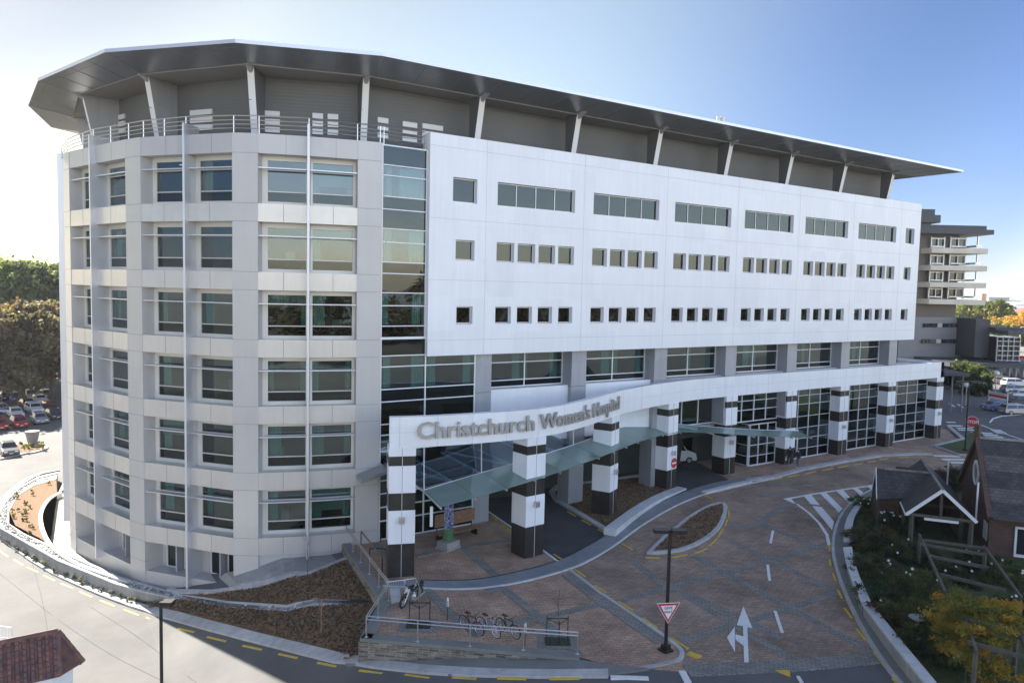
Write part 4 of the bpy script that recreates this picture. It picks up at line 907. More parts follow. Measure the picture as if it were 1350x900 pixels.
for a, b, lab in gw:
    A2 = rs(smooth_line([tuple(onZ(x, y, .85)[:2]) for x, y in a], 1), 16); B3 = rs(smooth_line([tuple(onZ(x, y, .85)[:2]) for x, y in b], 1), 16)
    t = thing('garden_wall', lab, 'wall', (A2[0][0], A2[0][1], 0)); t.location = (0, 0, 0)
    mb = MB(); ribbon2(mb, lip(B3, A2, .12), lip(A2, B3, .12), -.1, .74); fix(mb.build('wall_body', 'concrete', t))
    mb = MB(); ribbon2(mb, B3, A2, .74, .85); fix(mb.build('cap', 'whitecap', t))
GA = [tuple(onG(x, y)[:2]) for x, y in ((1165,650), (1140,665), (1128,690), (1121,719.4), (1128,752), (1146,794), (1170,830), (1235,900), (1290,960))]
sheet('garden_soil', GA+[(4,-50), (75,-50), (75,-14), (50,-10), (38,-9.5)], .10, 'grass', zf=PL)
polyA('grass_verge', ((1229,588.5), (1269,579.5), (1288,566), (1300,578), (1290,600), (1264,600)), 'grass', .12)
band('kerb', ((1229,589), (1270,579.5), (1251,563.5)), .5, 'kerb', .16); band('kerb', ((1229,588), (1264,600), (1290,601)), .25, 'kerb', .16)
# left car park island
IS2 = [(0,606), (28,599), (50,596), (64,590.5), (52,586.5), (30,585), (0,592)]
w_ = g2(*IS2); mb = MB(); sheet('planting_bed', w_, .12, 'bark'); ribbon(mb, smooth_line(w_, 1), .4, Gz(-.05), Gz(.16)); st(fix(mb.build('kerb', 'kerb')))
# ================================================================== THINGS
def sphere(mb, c, r, n=10, sz=1.0, mi=0):
    mb.lathe((c[0], c[1], c[2]), [(max(.001, r*math.sin(math.pi*i/n)), -r*sz*math.cos(math.pi*i/n)) for i in range(n+1)], n*2 if n < 8 else 14, mi)
# ---- railings
def railing(name, lab, pts, zb, zt, rails=(0,), step=1.9, r=.028, m_='steel'):
    t = thing(name, lab, 'railing'); d = dens(pts, step)
    mb = MB()
    for h in rails: mb.path([(x, y, zt-h) for x, y in pts], r, 6)
    mb.build('rail', m_, t)
    for x, y in d:
        mb = MB(); mb.bar((x, y, zb), (x, y, zt), .05, .05); mb.bar((x, y, zb), (x, y, zb+.02), .16, .16); mb.build('post', m_, t)
    return t
railing('terrace_railing', 'brushed steel two-rail railing on the stone terrace wall in front of the bicycles', [tuple(onZ(x, y, 1.15)[:2]) for x, y in ((456,693), (513,766.5), (483,811.5), (620,823), (762,833))], .14, 1.15, (0, .16))
railing('stair_railing', 'short steel railing beside the rubbish bin at the head of the terrace', [tuple(onZ(x, y, 1.0)[:2]) for x, y in ((457,692), (482,689.5), (478,679))], 0, 1.0, (0, .45), 1.0)
for (a, b) in (((478,707), (482,718), 0), ((487,722), (504,742), 0))[:0]: pass
for i, (px, py) in enumerate(((486,712), (501,742))):
    c = onZ(px, py, 0); t = thing('bicycle_stand', ['bent dark steel hoop stand nearest the rubbish bin', 'bent dark steel hoop stand beside the striped corner pillar'][i], 'bicycle stand', c)
    mb = MB(); pts = [Vector((-.7, .5, 0)), Vector((-.7, .5, .8))]+[Vector((.75*math.sin(q)-.1, -.75*math.cos(q)*.9, .8*math.cos(q*.35))) for q in [0, .4, .8, 1.2, 1.6, 2.0, 2.4]]
    mb.path([(-.5, .4, 0), (-.5, .4, .85), (.0, .1, .88), (.45, -.2, .8), (.62, -.45, .5), (.6, -.6, .2), (.5, -.65, 0)], .035, 7); mb.build('hoop', 'blackpaint', t)
t = thing('handrail', 'bronze handrail sloping down behind the steel terrace railing', 'handrail'); mb = MB(); P_ = [onZ(476,700,.95), onZ(504,734,.95)]
mb.bar(P_[0], P_[1], .07, .06); mb.build('rail', 'bench', t)
for p in P_: mb = MB(); mb.bar((p.x, p.y, 0), p, .05); mb.build('post', 'blackpaint', t)
# ---- metal mesh barrier behind the motorbike
q = [onZ(509,767,.9), onZ(548,762,.9), onZ(554,775,.9)]; t = thing('mesh_barrier', 'low barrier of thin upright steel bars at the foot of the corner pillar', 'barrier')
mb = MB()
for a, b in zip(q, q[1:]):
    mb.tube(a, b, .025); n_ = int((b-a).length/.13)
    for i in range(n_+1): p = a.lerp(b, i/max(1, n_)); mb.tube(p, (p.x, p.y, .05), .01, n=4)
mb.build('bars', 'steel', t)
mb = MB(); p = z2(.35, (514,775), (527,775), (528,784), (516,787)); mb.prism(p, 0, .35); tag(fix(mb.build('concrete_plinth', 'whitecap')), 'small pale concrete block at the corner of the terrace beside the motorcycle', 'block')

# ---- street lamps
def lamp_post(name, lab, base, top, heads, r=.10, cube=True):
    t = thing(name, lab, 'street lamp', base); h = top
    mb = MB(); mb.tube((0,0,0), (0,0,h), r, r*.9, 8); mb.build('pole', 'blackpaint', t)
    mb = MB(); mb.box(-.25, .25, -.25, .25, 0, .10); mb.box(-.16, .16, -.16, .16, .10, .3); mb.build('base', 'blackpaint', t)
    for (dx, dy) in heads:
        L = math.hypot(dx, dy); ex = (dx/L, dy/L); mb = MB(); mb.ob((0, 0), ex, .08, L, -.2, .2, h-.10, h+.06); mb.bar((0,0,h-.02), (dx*.5, dy*.5, h-.02), .08, .06); hd = mb.build('lamp_head', 'blackpaint', t)
        mb = MB(); mb.ob((0, 0), ex, .2, L-.06, -.15, .15, h-.115, h-.10); mb.build('lens', 'frame', hd)
    return t
b0 = onZ(877.5, 858, 0)
def top_at(b, px, py): r = ray(px, py); d = math.hypot(b.x-CAM.x, b.y-CAM.y); return CAM.z+r.z*d/math.hypot(r.x, r.y)-b.z
hx = (CR.x*.75, CR.y*.75)
lamp_post('street_lamp', 'tall black double-headed lamp post carrying the give way sign on the brick forecourt', (b0.x, b0.y, b0.z+.03), top_at(b0, 886, 700), [(hx[0], hx[1]), (-hx[0], -hx[1])], .085)
b1 = onG(1272, 595); lamp_post('street_lamp', 'slim black double-headed lamp post on the grass beside the stop sign', b1, top_at(b1, 1277, 503), [(1.1,-.73), (-1.1,.73)], .08)
z3 = 3.6; p3 = onZ(212, 793, z3); gz3 = G(p3.x); lamp_post('street_lamp', 'black lamp post with one square silver-topped head in the left foreground', (p3.x, p3.y, gz3), z3-gz3, [(.42, -.28)], .07)
for i, (px, py, pt) in enumerate(((1273,534,506), (1312,522,491))):
    b = onG(px, py); t = thing('globe_lamp', ['grey post with a white globe lamp just behind the black lamp post', 'white globe lamp post in front of the parked cars'][i], 'street lamp', b); h = top_at(b, px, pt)
    mb = MB(); mb.tube((0,0,0), (0,0,h-.3), .1, .07); mb.build('pole', 'steel', t); mb = MB(); sphere(mb, (0,0,h-.1), .42, 8); mb.build('globe', 'whitepaint', t, smooth=True)
b = onG(1343, 470); t = thing('street_lamp', 'tall pale steel lamp post among the distant parked cars', 'street lamp', b); h = top_at(b, 1345, 431)
mb = MB(); mb.tube((0,0,0), (0,0,h), .3, .15); mb.build('pole', 'steel', t); mb = MB(); mb.bar((0,0,h), (1.6,-1,h+.1), .25, .15); mb.build('lamp_head', 'steel', t)
b = onG(8, 558); t = thing('street_lamp', 'thin pole with a small blue sign among the cars at the left', 'sign post', onG(13, 519)); h = 4.2
mb = MB(); mb.tube((0,0,0), (0,0,h), .07); mb.build('pole', 'steel', t); mb = MB(); mb.box(-.5,.5,-.05,.05,h-1.2,h); mb.build('sign_panel', mat('blue_sign', (.05,.22,.55), .5), t); t.rotation_euler[2] = .3

def flat_text(body, size, M_, mname, parent, name='lettering', off=.012, ex=.003):
    me = text_mesh(body, size, ex, off); co = np.empty(len(me.vertices)*3); me.vertices.foreach_get('co', co); co = co.reshape(-1, 3); co[:, :2] -= (co[:, :2].max(0)+co[:, :2].min(0))/2
    me.vertices.foreach_set('co', co.ravel()); me.materials.append(MT[mname] if mname in MT else mname); o = bpy.data.objects.new(name, me); COL.objects.link(o); o.parent = parent; o.matrix_local = M_; return o
def facing(loc, dirv):   # matrix: local x right, y up, z toward dirv
    z = Vector((dirv[0], dirv[1], 0)).normalized(); x = Vector((-z.y, z.x, 0)); m_ = Matrix((x, Vector((0,0,1)), z)).transposed().to_4x4(); m_.translation = loc; return m_
# give way sign, facing right-front
toC = (CAM.x-b0.x, CAM.y-b0.y); tl = math.hypot(*toC); dv = (toC[0]/tl*.9+.30, toC[1]/tl*.9-.15)
h = top_at(b0, 880, 803); sx, sy = -.05, 0
t = thing('give_way_sign', 'red-edged white triangular give way sign on the double-headed lamp post', 'sign'); t.matrix_world = facing((b0.x+dv[0]*.14, b0.y+dv[1]*.14, b0.z+h), dv)
def tri(s, z0, z1, mname, nm): 
    mb = MB(); mb.prism([(-s*.5, s*.33), (0, -s*.53), (s*.5, s*.33)], z0, z1); return fix(mb.build(nm, mname, t))
tri(1.12, 0, .02, 'whitepaint', 'plate'); tri(1.04, .02, .026, 'red', 'border'); tri(.76, .026, .032, 'whitepaint', 'face')
MT['ink'] = mat('black_ink', (.02,.02,.02), .6)
flat_text('GIVE', .19, Matrix.Translation((0, .14, .034)), 'ink', t, off=.003); flat_text('WAY', .17, Matrix.Translation((0, -.05, .034)), 'ink', t, off=.003)
# no entry sign on the fourth pillar
pf = PIL[3]; nn = ((CAM.x-17.6), (CAM.y)); s = onY(886, 612, -.35)
t = thing('no_entry_sign', 'round red no entry sign with a white bar on the pillar beside the drive', 'sign'); t.matrix_world = facing((17.42, -.385, 2.45), (.224, -1.0))
mb = MB(); mb.lathe((0,0,0), [(.42,0), (.42,.03)], 20); mb.build('disc', 'red', t); mb = MB(); mb.box(-.30, .30, -.07, .07, .03, .038); mb.build('bar', 'whitepaint', t)
# stop sign
b = onG(1281, 568); t = thing('stop_sign', 'red octagonal stop sign on a white post beside the hatched crossing', 'sign'); hh = top_at(b, 1285, 556)
dv = (CAM.x-b.x+10, CAM.y-b.y-2); t.matrix_world = facing(b, dv)
mb = MB(); mb.bar((0,-.0,0), (0,hh,0), .12, .12); mb.build('post', 'whitepaint', t); mb = MB(); k = .72
mb.prism([(k*math.cos(math.pi/8+i*math.pi/4), hh+k*math.sin(math.pi/8+i*math.pi/4)) for i in range(8)], .08, .12); fix(mb.build('border', 'whitepaint', t)); k = .66
mb = MB(); mb.prism([(k*math.cos(math.pi/8+i*math.pi/4), hh+k*math.sin(math.pi/8+i*math.pi/4)) for i in range(8)], .12, .13); fix(mb.build('plate', 'red', t)); flat_text('STOP', .5, Matrix.Translation((0, hh, .135)), 'whitepaint', t)
# sign board
a, b = onG(1303, 535), onG(1327, 540); t = thing('sign_board', 'wide white notice board with a red stripe in front of the parked cars', 'sign'); mid = (a+b)/2; dv = (CAM.x-mid.x, CAM.y-mid.y)
dd_ = (b-a); nrm = (dd_.y, -dd_.x); t.matrix_world = facing(mid, nrm); L = dd_.length; s_ = L/27*1.0
zt_, zb_ = top_at(a, 1303, 515), top_at(a, 1303, 524.5)
mb = MB(); mb.box(-L/2, L/2, zb_, zt_, -.06, .06); mb.build('panel', 'whitepaint', t); mb = MB(); mb.box(-L/2, L/2, zb_+(zt_-zb_)*.33, zb_+(zt_-zb_)*.66, .06, .08); mb.build('stripe', 'red', t)
for x in (-L/2, L/2): mb = MB(); mb.bar((x,0,0), (x,zt_+.1,0), .16, .16); mb.build('post', 'whitecap', t)
# ambulance/ward arrow-like small letters on board are illegible: short dark dashes
mb = MB()
for i in range(7): x = -L/2+.3+i*L/9; mb.box(x, x+L/14, zt_-(zt_-zb_)*.22, zt_-(zt_-zb_)*.12, .062, .07)
mb.build('printing', 'ink', t)

# ---- bin, bench, totem, markers, tree guards
c = onZ(497, 704, 0); t = thing('rubbish_bin', 'round dark slatted rubbish bin against the grey wall by the lobby glazing', 'bin', c)
mb = MB(); mb.lathe((0,0,0), [(.30,0), (.34,.9), (.40,.95), (.40,1.02), (.25,1.04)], 16); mb.build('body', 'darktimber', t); mb = MB()
for i in range(16): q = i*math.pi/8; mb.bar((.32*math.cos(q), .32*math.sin(q), .05), (.355*math.cos(q), .355*math.sin(q), .9), .05, .03)
mb.build('slats', 'blackpaint', t)
a, b = onZ(549, 692, 0), onZ(573, 691, 0); d = (b-a); ex = Vector((.93,.0,0)); t = thing('timber_bench', 'long timber slatted bench with a high back under the glass canopy', 'bench', (a.x+1.2, -1.6, 0), .1)
mb = MB()
for k in range(5): mb.box(-1.6, 1.6, .35+.0*k, .39, .85+.17*k, 1.0+.17*k)
mb.build('backrest', 'bench', t); mb = MB()
for k in range(4): mb.box(-1.6, 1.6, -.25+.15*k, -.12+.15*k, .45, .50)
mb.build('seat', 'bench', t)
for x in (-1.4, 1.4): mb = MB(); mb.box(x-.04, x+.04, -.2, .4, 0, .45); mb.box(x-.03, x+.03, .39, .44, 0, 1.7); mb.build('leg', 'blackpaint', t)
c = onZ(591, 722, 0); t = thing('totem_sculpture', 'tall mosaic totem with blue swirls and green leaves on a stone plinth', 'sculpture', c, .3); t.scale = (.92, 1.0, 1.2)
mb = MB(); mb.box(-.62, .62, -.45, .45, 0, .42); mb.box(-.7, .7, -.52, .52, 0, .1); mb.build('plinth', 'concrete', t)
MT['totem'] = mat('blue_mosaic', (.05,.07,.22), .4, col2=(.42,.45,.52), scale=9, detail=1, bump=.3); MT['totemg'] = mat('green_mosaic', (.03,.13,.06), .4, col2=(.13,.27,.12), scale=14, detail=1)
mb = MB(); mb.box(-.28, .28, -.16, .16, .42, 1.05, 1); mb.box(-.28, .28, -.16, .16, 1.05, 2.35)
mb.prism([(-.28, 0)], 0, 0) if 0 else None
mb.v += []; n0 = len(mb.v)
arc = [(.28*math.cos(math.pi*i/10), 2.35+.28*math.sin(math.pi*i/10)) for i in range(11)]
mb.v += [(x, -.16, z) for x, z in arc]+[(x, .16, z) for x, z in arc]; n1 = len(arc)
mb.f.append(tuple(range(n0, n0+n1))); mb.f.append(tuple(reversed(range(n0+n1, n0+2*n1)))); mb.mi += [0, 0]
for i in range(n1-1): mb.f.append((n0+i, n0+i+1, n0+n1+i+1, n0+n1+i)); mb.mi.append(0)
fix(mb.build('carved_slab', ['totem', 'totemg'], t))
mb = MB(); prev = None
for i in range(26):
    a_ = i*.55; r = .03+.006*i; p = (r*math.cos(a_), -.175, 2.33+r*math.sin(a_))
    if prev: mb.tube(prev, p, .025, n=5)
    prev = p
for k in range(6): mb.path([(-.2+.08*math.sin(k*2+j), -.175, 2.0-k*.16-j*.05) if j % 2 else (.15*math.cos(k+j), -.175, 2.0-k*.16-j*.05) for j in range(4)], .018, 5)
mb.build('swirl', mat('deep_blue_glaze', (.02,.03,.16), .3), t)
mb = MB()
for k in range(26):
    x, z = random.uniform(-.26, .26), random.uniform(.5, 1.15); a_ = random.random()*3
    mb.hexa([(x-.06, -.16, z), (x, -.16, z-.04), (x+.06, -.16, z), (x, -.16, z+.04), (x-.05, -.185, z), (x, -.185, z-.03), (x+.05, -.185, z), (x, -.185, z+.03)])
mb.build('leaf_relief', 'totemg', t)
for i, (px, py) in enumerate(((590,821), (692,857))):
    c = onZ(px, py, .02); c.z = 0; t = thing('marker_post', ['thin dark post with a white flag-shaped tag, left of the three bicycles', 'thin dark post with a white flag-shaped tag, right of the three bicycles'][i], 'marker post', onZ(px, py-4, 0))
    mb = MB(); mb.tube((0,0,0), (0,0,1.0), .018, n=6); mb.build('post', 'blackpaint', t); mb = MB(); mb.box(-.05, .05, -.006, .006, .68, 1.08); mb.hexa([(-.05,-.006,1.08), (.05,-.006,1.08), (.05,.006,1.08), (-.05,.006,1.08), (-.01,-.006,1.18), (.01,-.006,1.18), (.01,.006,1.18), (-.01,.006,1.18)]); o_ = mb.build('tag', 'whitepaint', t); t.rotation_euler[2] = R_(-30)
for i, (px, py) in enumerate(((552,824), (735,846))):
    c = onZ(px, py, 0); t = thing('tree_guard', ['steel three-post tree guard over a square planting pit beside the motorcycle', 'steel three-post tree guard at the right end of the terrace railing'][i], 'tree guard', c, R_(-33))
    mb = MB(); mb.box(-.6, .6, -.42, .42, .015, .05); mb.build('pit', 'hedge', t); mb = MB(); mb.box(-.95, .95, -.75, .75, .0, .03); mb.build('pit_surround', 'darkpaver', t)
    mb = MB()
    for x, y in ((-.5, .3), (.5, .35), (0.05, -.3)): mb.tube((x,y,0), (x,y,1.15), .022, n=6)
    for z in (1.0,): mb.tube((-.5,.3,z), (.5,.35,z), .03); mb.tube((.5,.35,z), (.05,-.3,z), .02); mb.tube((-.5,.3,z), (.05,-.3,z), .02)
    mb.build('frame', 'blackpaint', t); mb = MB(); mb.path([(0,0,0), (.03,.02,.9), (-.02,.05,1.8), (.04,.0,2.5)], .015, 5); mb.tube((0,.0,1.5), (.3,.1,2.0), .008, n=4); mb.tube((0,.0,1.7), (-.25,-.1,2.2), .008, n=4); mb.build('sapling', 'timber', t)
    mb = MB()
    for k in range(5): mb.box(-.5+k*.22, -.42+k*.22, -.4, .4, .05, .07)
    mb.build('grate', 'blackpaint', t)

# ---- bicycles
def ringm(mb, c, R, r, ax=0, n=24, m=6, mi=0):    # wheel ring in the x-z plane (axle along y)
    k = len(mb.v)
    for i in range(n):
        a = 2*math.pi*i/n
        for j in range(m):
            b = 2*math.pi*j/m; q = R+r*math.cos(b); mb.v.append((c[0]+q*math.cos(a), c[1]+r*math.sin(b), c[2]+q*math.sin(a)))
    for i in range(n):
        for j in range(m): mb.f.append((k+i*m+j, k+((i+1) % n)*m+j, k+((i+1) % n)*m+(j+1) % m, k+i*m+(j+1) % m)); mb.mi.append(mi)
def bicycle(lab, loc, rz, fc, tc='rubber', steer=.0, lean=0.08):
    t = thing('bicycle', lab, 'bicycle', loc, rz); t.rotation_euler = (lean, 0, rz)
    for x in (-.52, .52):
        mb = MB(); ringm(mb, (x,0,.34), .325, .028); w_ = mb.build('wheel', 'rubber', t)
        mb = MB(); ringm(mb, (x,0,.34), .297, .02)
        for i in range(14): a = math.pi*2*i/14; mb.tube((x, .0, .34), (x+.30*math.cos(a), 0, .34+.30*math.sin(a)), .0035, n=3)
        mb.tube((x,-.05,.34), (x,.05,.34), .025); mb.build('rim', tc, w_)
    mb = MB(); bb_, st_, ht, hb = (-.08,0,.30), (-.22,0,.78), (.32,0,.80), (.36,0,.68)
    for a, b, r in ((bb_, st_, .02), (st_, ht, .02), (bb_, hb, .024), (ht, hb, .024), (bb_, (-.52,0,.34), .012), (st_, (-.52,0,.34), .011), (hb, (.42,.05,.55), .016), (hb, (.42,-.05,.55), .016), ((.42,.05,.55), (.52,.05,.34), .014), ((.42,-.05,.55), (.52,-.05,.34), .014)): mb.tube(a, b, r*1.4, n=6)
    mb.build('frame', fc, t)
    mb = MB(); mb.hexa([(-.36,-.07,.88), (-.02,-.02,.90), (-.02,.02,.90), (-.36,.07,.88), (-.37,-.09,.93), (-.02,-.025,.94), (-.02,.025,.94), (-.37,.09,.93)]); mb.tube((-.25,0,.78), (-.24,0,.90), .014); mb.build('saddle', 'blackpaint', t)
    mb = MB(); mb.tube((.32,0,.80), (.30,0,.98), .016); mb.path([(.24,-.28,.99), (.34,-.24,.99), (.36,0,.98), (.34,.24,.99), (.24,.28,.99)], .016, 6); mb.build('handlebar', 'blackpaint', t)
    mb = MB(); mb.tube((-.08,-.07,.30), (-.08,.07,.30), .03); mb.tube((-.08,.06,.30), (-.02,.09,.16), .01); mb.tube((-.08,-.06,.30), (-.14,-.09,.44), .01); mb.box(-.07,.03,.08,.14,.14,.17); mb.box(-.19,-.09,-.14,-.08,.43,.46); mb.build('crank', 'steel', t)
    return t
MT['bikeblue'] = mat('bike_silver', (.30,.33,.40), .3, metal=.5); MT['bikered'] = mat('bike_purple', (.10,.04,.05), .35, metal=.3); MT['bikedark'] = mat('bike_dark', (.04,.035,.035), .4)
for (px, py, px2, py2, fc, tc, lab) in ((624,839, 616,808, 'bikered', 'steel', 'dark red bicycle with pale rims, leftmost of the three on the terrace'), (646,842, 641,811, 'bikeblue', 'whitepaint', 'silver bicycle with a white front wheel rim, in the middle of the three'), (672,843, 664,808, 'bikedark', 'steel', 'dark bicycle, rightmost of the three parked on the terrace')):
    a = onZ(px, py, 0); b = onZ(px2, py2+6, 0); v = (a-b); ang = math.atan2(v.y, v.x); c = a-Vector((math.cos(ang), math.sin(ang), 0))*.52
    bicycle(lab, (c.x, c.y, .0), ang+.62, fc, tc)
# motorcycle
a, b = onZ(530, 802, 0), onZ(553, 787, 0); a.z = b.z = 0; v = a-b; ang = math.atan2(v.y, v.x); c = (a+b)/2
t = thing('motorcycle', 'black and chrome motorcycle leaning at the left corner of the terrace', 'motorcycle', (c.x, c.y, .0)); t.rotation_euler = (-.14, 0, ang)
for x, R in ((.78, .32), (-.72, .31)):
    mb = MB(); ringm(mb, (x,0,R+.02), R-.05, .06); w_ = mb.build('wheel', 'rubber', t); mb = MB(); ringm(mb, (x,0,R+.02), R-.11, .02); mb.tube((x,-.07,R+.02), (x,.07,R+.02), .06)
    for i in range(6): q = i*math.pi/3; mb.bar((x,0,R+.02), (x+(R-.1)*math.cos(q), 0, R+.02+(R-.1)*math.sin(q)), .03, .02)
    mb.build('rim', 'steel', w_)
mb = MB(); sphere(mb, (.12,0,.86), .2, 8, .75); mb.hexa([(-.1,-.12,.78), (.36,-.13,.82), (.36,.13,.82), (-.1,.12,.78), (-.1,-.09,.98), (.30,-.09,1.02), (.30,.09,1.02), (-.1,.09,.98)]); mb.build('tank', mat('gloss_black', (.02,.02,.025), .12), t, smooth=False)
mb = MB(); mb.hexa([(-.85,-.11,.80), (-.08,-.13,.76), (-.08,.13,.76), (-.85,.11,.80), (-.9,-.09,.92), (-.08,-.11,.84), (-.08,.11,.84), (-.9,.09,.92)]); mb.build('seat', 'rubber', t)
mb = MB(); mb.box(-.2,.3,-.16,.16,.28,.62); mb.tube((.0,-.05,.6), (.08,-.2,.42), .09); mb.tube((.0,.05,.6), (.08,.2,.42), .09); mb.build('engine', 'steel', t)
mb = MB(); mb.path([(.2,.17,.4), (.1,.2,.25), (-.4,.2,.28), (-.9,.22,.36)], .05, 7); mb.build('exhaust', 'steel', t)
mb = MB()
for y in (-.1, .1): mb.tube((.78,y,.34), (.46,y,.98), .03)
mb.build('fork', 'steel', t); mb = MB(); mb.path([(.28,-.36,1.04), (.42,-.2,1.06), (.45,0,1.04), (.42,.2,1.06), (.28,.36,1.04)], .02, 6); mb.build('handlebar', 'blackpaint', t)
mb = MB(); sphere(mb, (.58,0,.92), .11, 7); mb.build('headlight', 'whitecap', t); mb = MB()
for y in (-.34, .34): mb.tube((.4,y*.8,1.06), (.36,y,1.22), .01); sphere(mb, (.36,y,1.25), .055, 6)
mb.build('mirror', 'steel', t)
mb = MB(); mb.path([(.6,0,.72), (.75,0,.76), (.95,0,.66), (1.08,0,.5)], .05, 6); mb.path([(-.6,0,.72), (-.8,0,.74), (-1.0,0,.6)], .06, 6); mb.build('mudguard', 'blackpaint', t); mb = MB(); mb.tube((-.05,-.1,.3), (-.1,-.38,.02), .018); mb.build('side_stand', 'steel', t)

# ---- cars
def paint(name, c, metal=.1): 
    if name not in MT: MT[name] = mat(name, c, .22, metal=metal, spec=.6)
    return name
paint('car_white', (.62,.62,.62)); paint('car_silver', (.42,.43,.45), .5); paint('car_red', (.36,.02,.025)); paint('car_dark', (.03,.04,.06)); paint('car_maroon', (.12,.02,.03)); paint('car_blue', (.16,.22,.34), .3); paint('car_grey', (.14,.15,.16), .4)
MT['carglass'] = mat('car_glass', (.015,.02,.025), .05, spec=.8); MT['amber'] = mat('lamp_amber', (.5,.12,.03), .3)
def car(lab, loc, rz, pc, kind='sedan', group=None, detail=True):
    L, W_, Hh = {'sedan': (4.5, 1.72, 1.42), 'hatch': (4.0, 1.68, 1.47), 'wagon': (4.6, 1.74, 1.48), 'van': (4.9, 1.95, 2.35)}[kind]
    t = thing('parked_'+('van' if kind == 'van' else 'car'), lab, 'van' if kind == 'van' else 'car', loc, rz, group); hl, hw = L/2, W_/2
    if kind == 'sedan': low = [(-hl,.42), (-hl+.02,.82), (-hl+.85,.92), (hl-1.25,.92), (hl-.12,.74), (hl,.5), (hl-.05,.25), (-hl+.05,.25)]; cab = [(-hl+.62,.90), (-hl+1.25,Hh), (.35,Hh), (hl-1.15,.90)]
    elif kind == 'hatch': low = [(-hl,.45), (-hl+.03,.90), (hl-1.05,.95), (hl-.1,.76), (hl,.5), (hl-.05,.25), (-hl+.05,.25)]; cab = [(-hl+.08,.90), (-hl+.45,Hh), (.45,Hh), (hl-.95,.93)]
    elif kind == 'wagon': low = [(-hl,.45), (-hl+.02,.92), (hl-1.2,.94), (hl-.1,.76), (hl,.5), (hl-.05,.25), (-hl+.05,.25)]; cab = [(-hl+.06,.91), (-hl+.35,Hh), (.4,Hh), (hl-1.1,.92)]
    else: low = [(-hl,.4), (-hl,1.25), (hl-.95,1.28), (hl-.15,.98), (hl,.55), (hl-.05,.28), (-hl+.03,.28)]; cab = [(-hl+.02,1.2), (-hl+.1,Hh-.05), (-hl+.6,Hh), (.75,Hh-.05), (hl-1.0,1.26)]
    def loft(mb, prof, w0, w1, mi=0):      # bevelled side: narrower outer face profile
        cx = sum(p[0] for p in prof)/len(prof); cz = sum(p[1] for p in prof)/len(prof); n = len(prof); k = len(mb.v)
        zmin = min(p[1] for p in prof); zmax = max(p[1] for p in prof)
        for sgn in (-1, 1):
            for (x, z) in prof:
                f = (z-zmin)/(zmax-zmin); mb.v.append((x, sgn*(w0+(w1-w0)*f), z))
        mb.f.append(tuple(k+i for i in range(n))); mb.mi.append(mi); mb.f.append(tuple(k+n+i for i in reversed(range(n)))); mb.mi.append(mi)
        for i in range(n): j = (i+1) % n; mb.f.append((k+i, k+n+i, k+n+j, k+j)); mb.mi.append(mi)
    mb = MB(); loft(mb, low, hw, hw-.05); loft(mb, cab, hw-.06, hw-.26); bd = fix(mb.build('body', pc, t))
    bv = bd.modifiers.new('bevel', 'BEVEL'); bv.width = .06; bv.segments = 2; bv.limit_method = 'ANGLE'
    # glass: side panels and screens set just proud of the cabin
    mg = MB(); z0, z1 = cab[0][1]+.06, Hh-.10; zc = cab[0][1]; 
    def cabw(z): f = (z-zc)/(Hh-zc); return hw-.06-.20*f+.008
    def edge_x(a, b, z): return a[0]+(b[0]-a[0])*(z-a[1])/(b[1]-a[1])
    A_, B_, C_, D_ = cab[0], cab[1], cab[-2], cab[-1]
    if kind == 'van': sx0, sx1 = .1, None
    for sg in (-1, 1):
        xa0 = edge_x(A_, B_, z0)+.12 if kind != 'van' else .25; xa1 = edge_x(A_, B_, z1)+.10 if kind != 'van' else .25
        xb0 = edge_x(C_, D_, z0)-.12; xb1 = edge_x(C_, D_, z1)-.10; zz1 = z1 if kind != 'van' else 1.88
        if kind == 'van': xb1 = edge_x(C_, D_, zz1)-.1
        if kind == 'van': xa0 = xa1 = .62
        xm = (xa0+xb0)/2 if kind != 'van' else xa0+.05
        for (p0, p1, q0, q1) in (((xa0), (xm-.04), xa1, (xm-.04)), ((xm+.04), xb0, (xm+.04), xb1)):
            P = [(p0, sg*cabw(z0), z0), (p1, sg*cabw(z0), z0), (q1, sg*cabw(zz1), zz1), (q0, sg*cabw(zz1), zz1)]; mg.poly(P if sg < 0 else P[::-1])
    for (a, b, o_) in ((C_, D_, 1), (A_, B_, -1)):
        if kind == 'van' and o_ < 0: continue
        dx = (b[0]-a[0]); dz = b[1]-a[1]; l = math.hypot(dx, dz); nx, nz = (abs(dz)/l*o_*.012, abs(dx)/l*.012)
        za, zb = (z0, z1) if kind != 'van' else (1.36, 2.1)
        P = [(edge_x(a, b, za)+nx, -cabw(za)+.10, za+nz), (edge_x(a, b, za)+nx, cabw(za)-.10, za+nz), (edge_x(a, b, zb)+nx, cabw(zb)-.10, zb+nz), (edge_x(a, b, zb)+nx, -cabw(zb)+.10, zb+nz)]; mg.poly(P if o_ > 0 else P[::-1])
    mg.build('window', 'carglass', t)
    wr = .33 if kind == 'van' else .30
    for x in (-hl+.80, hl-.82):
        for sg in (-1, 1):
            mb = MB(); mb.tube((x, sg*(hw-.19), wr), (x, sg*(hw+.012), wr), wr, n=16); w_ = mb.build('wheel', 'rubber', t)
            if detail: mb = MB(); mb.tube((x, sg*(hw), wr), (x, sg*(hw+.02), wr), wr*.62, n=12); mb.build('rim', 'steel', w_)
    for sg in (-1, 1):
        zf = .62 if kind != 'van' else .80
        mb = MB(); mb.box(hl-.16, hl-.03, sg*(hw-.34)-.16, sg*(hw-.34)+.16, zf-.07, zf+.07); mb.build('headlight', 'frame', t)
        mb = MB(); mb.box(-hl-.012, -hl+.06, sg*(hw-.22)-.12, sg*(hw-.22)+.12, .68, .84); mb.build('tail_light', 'red', t)
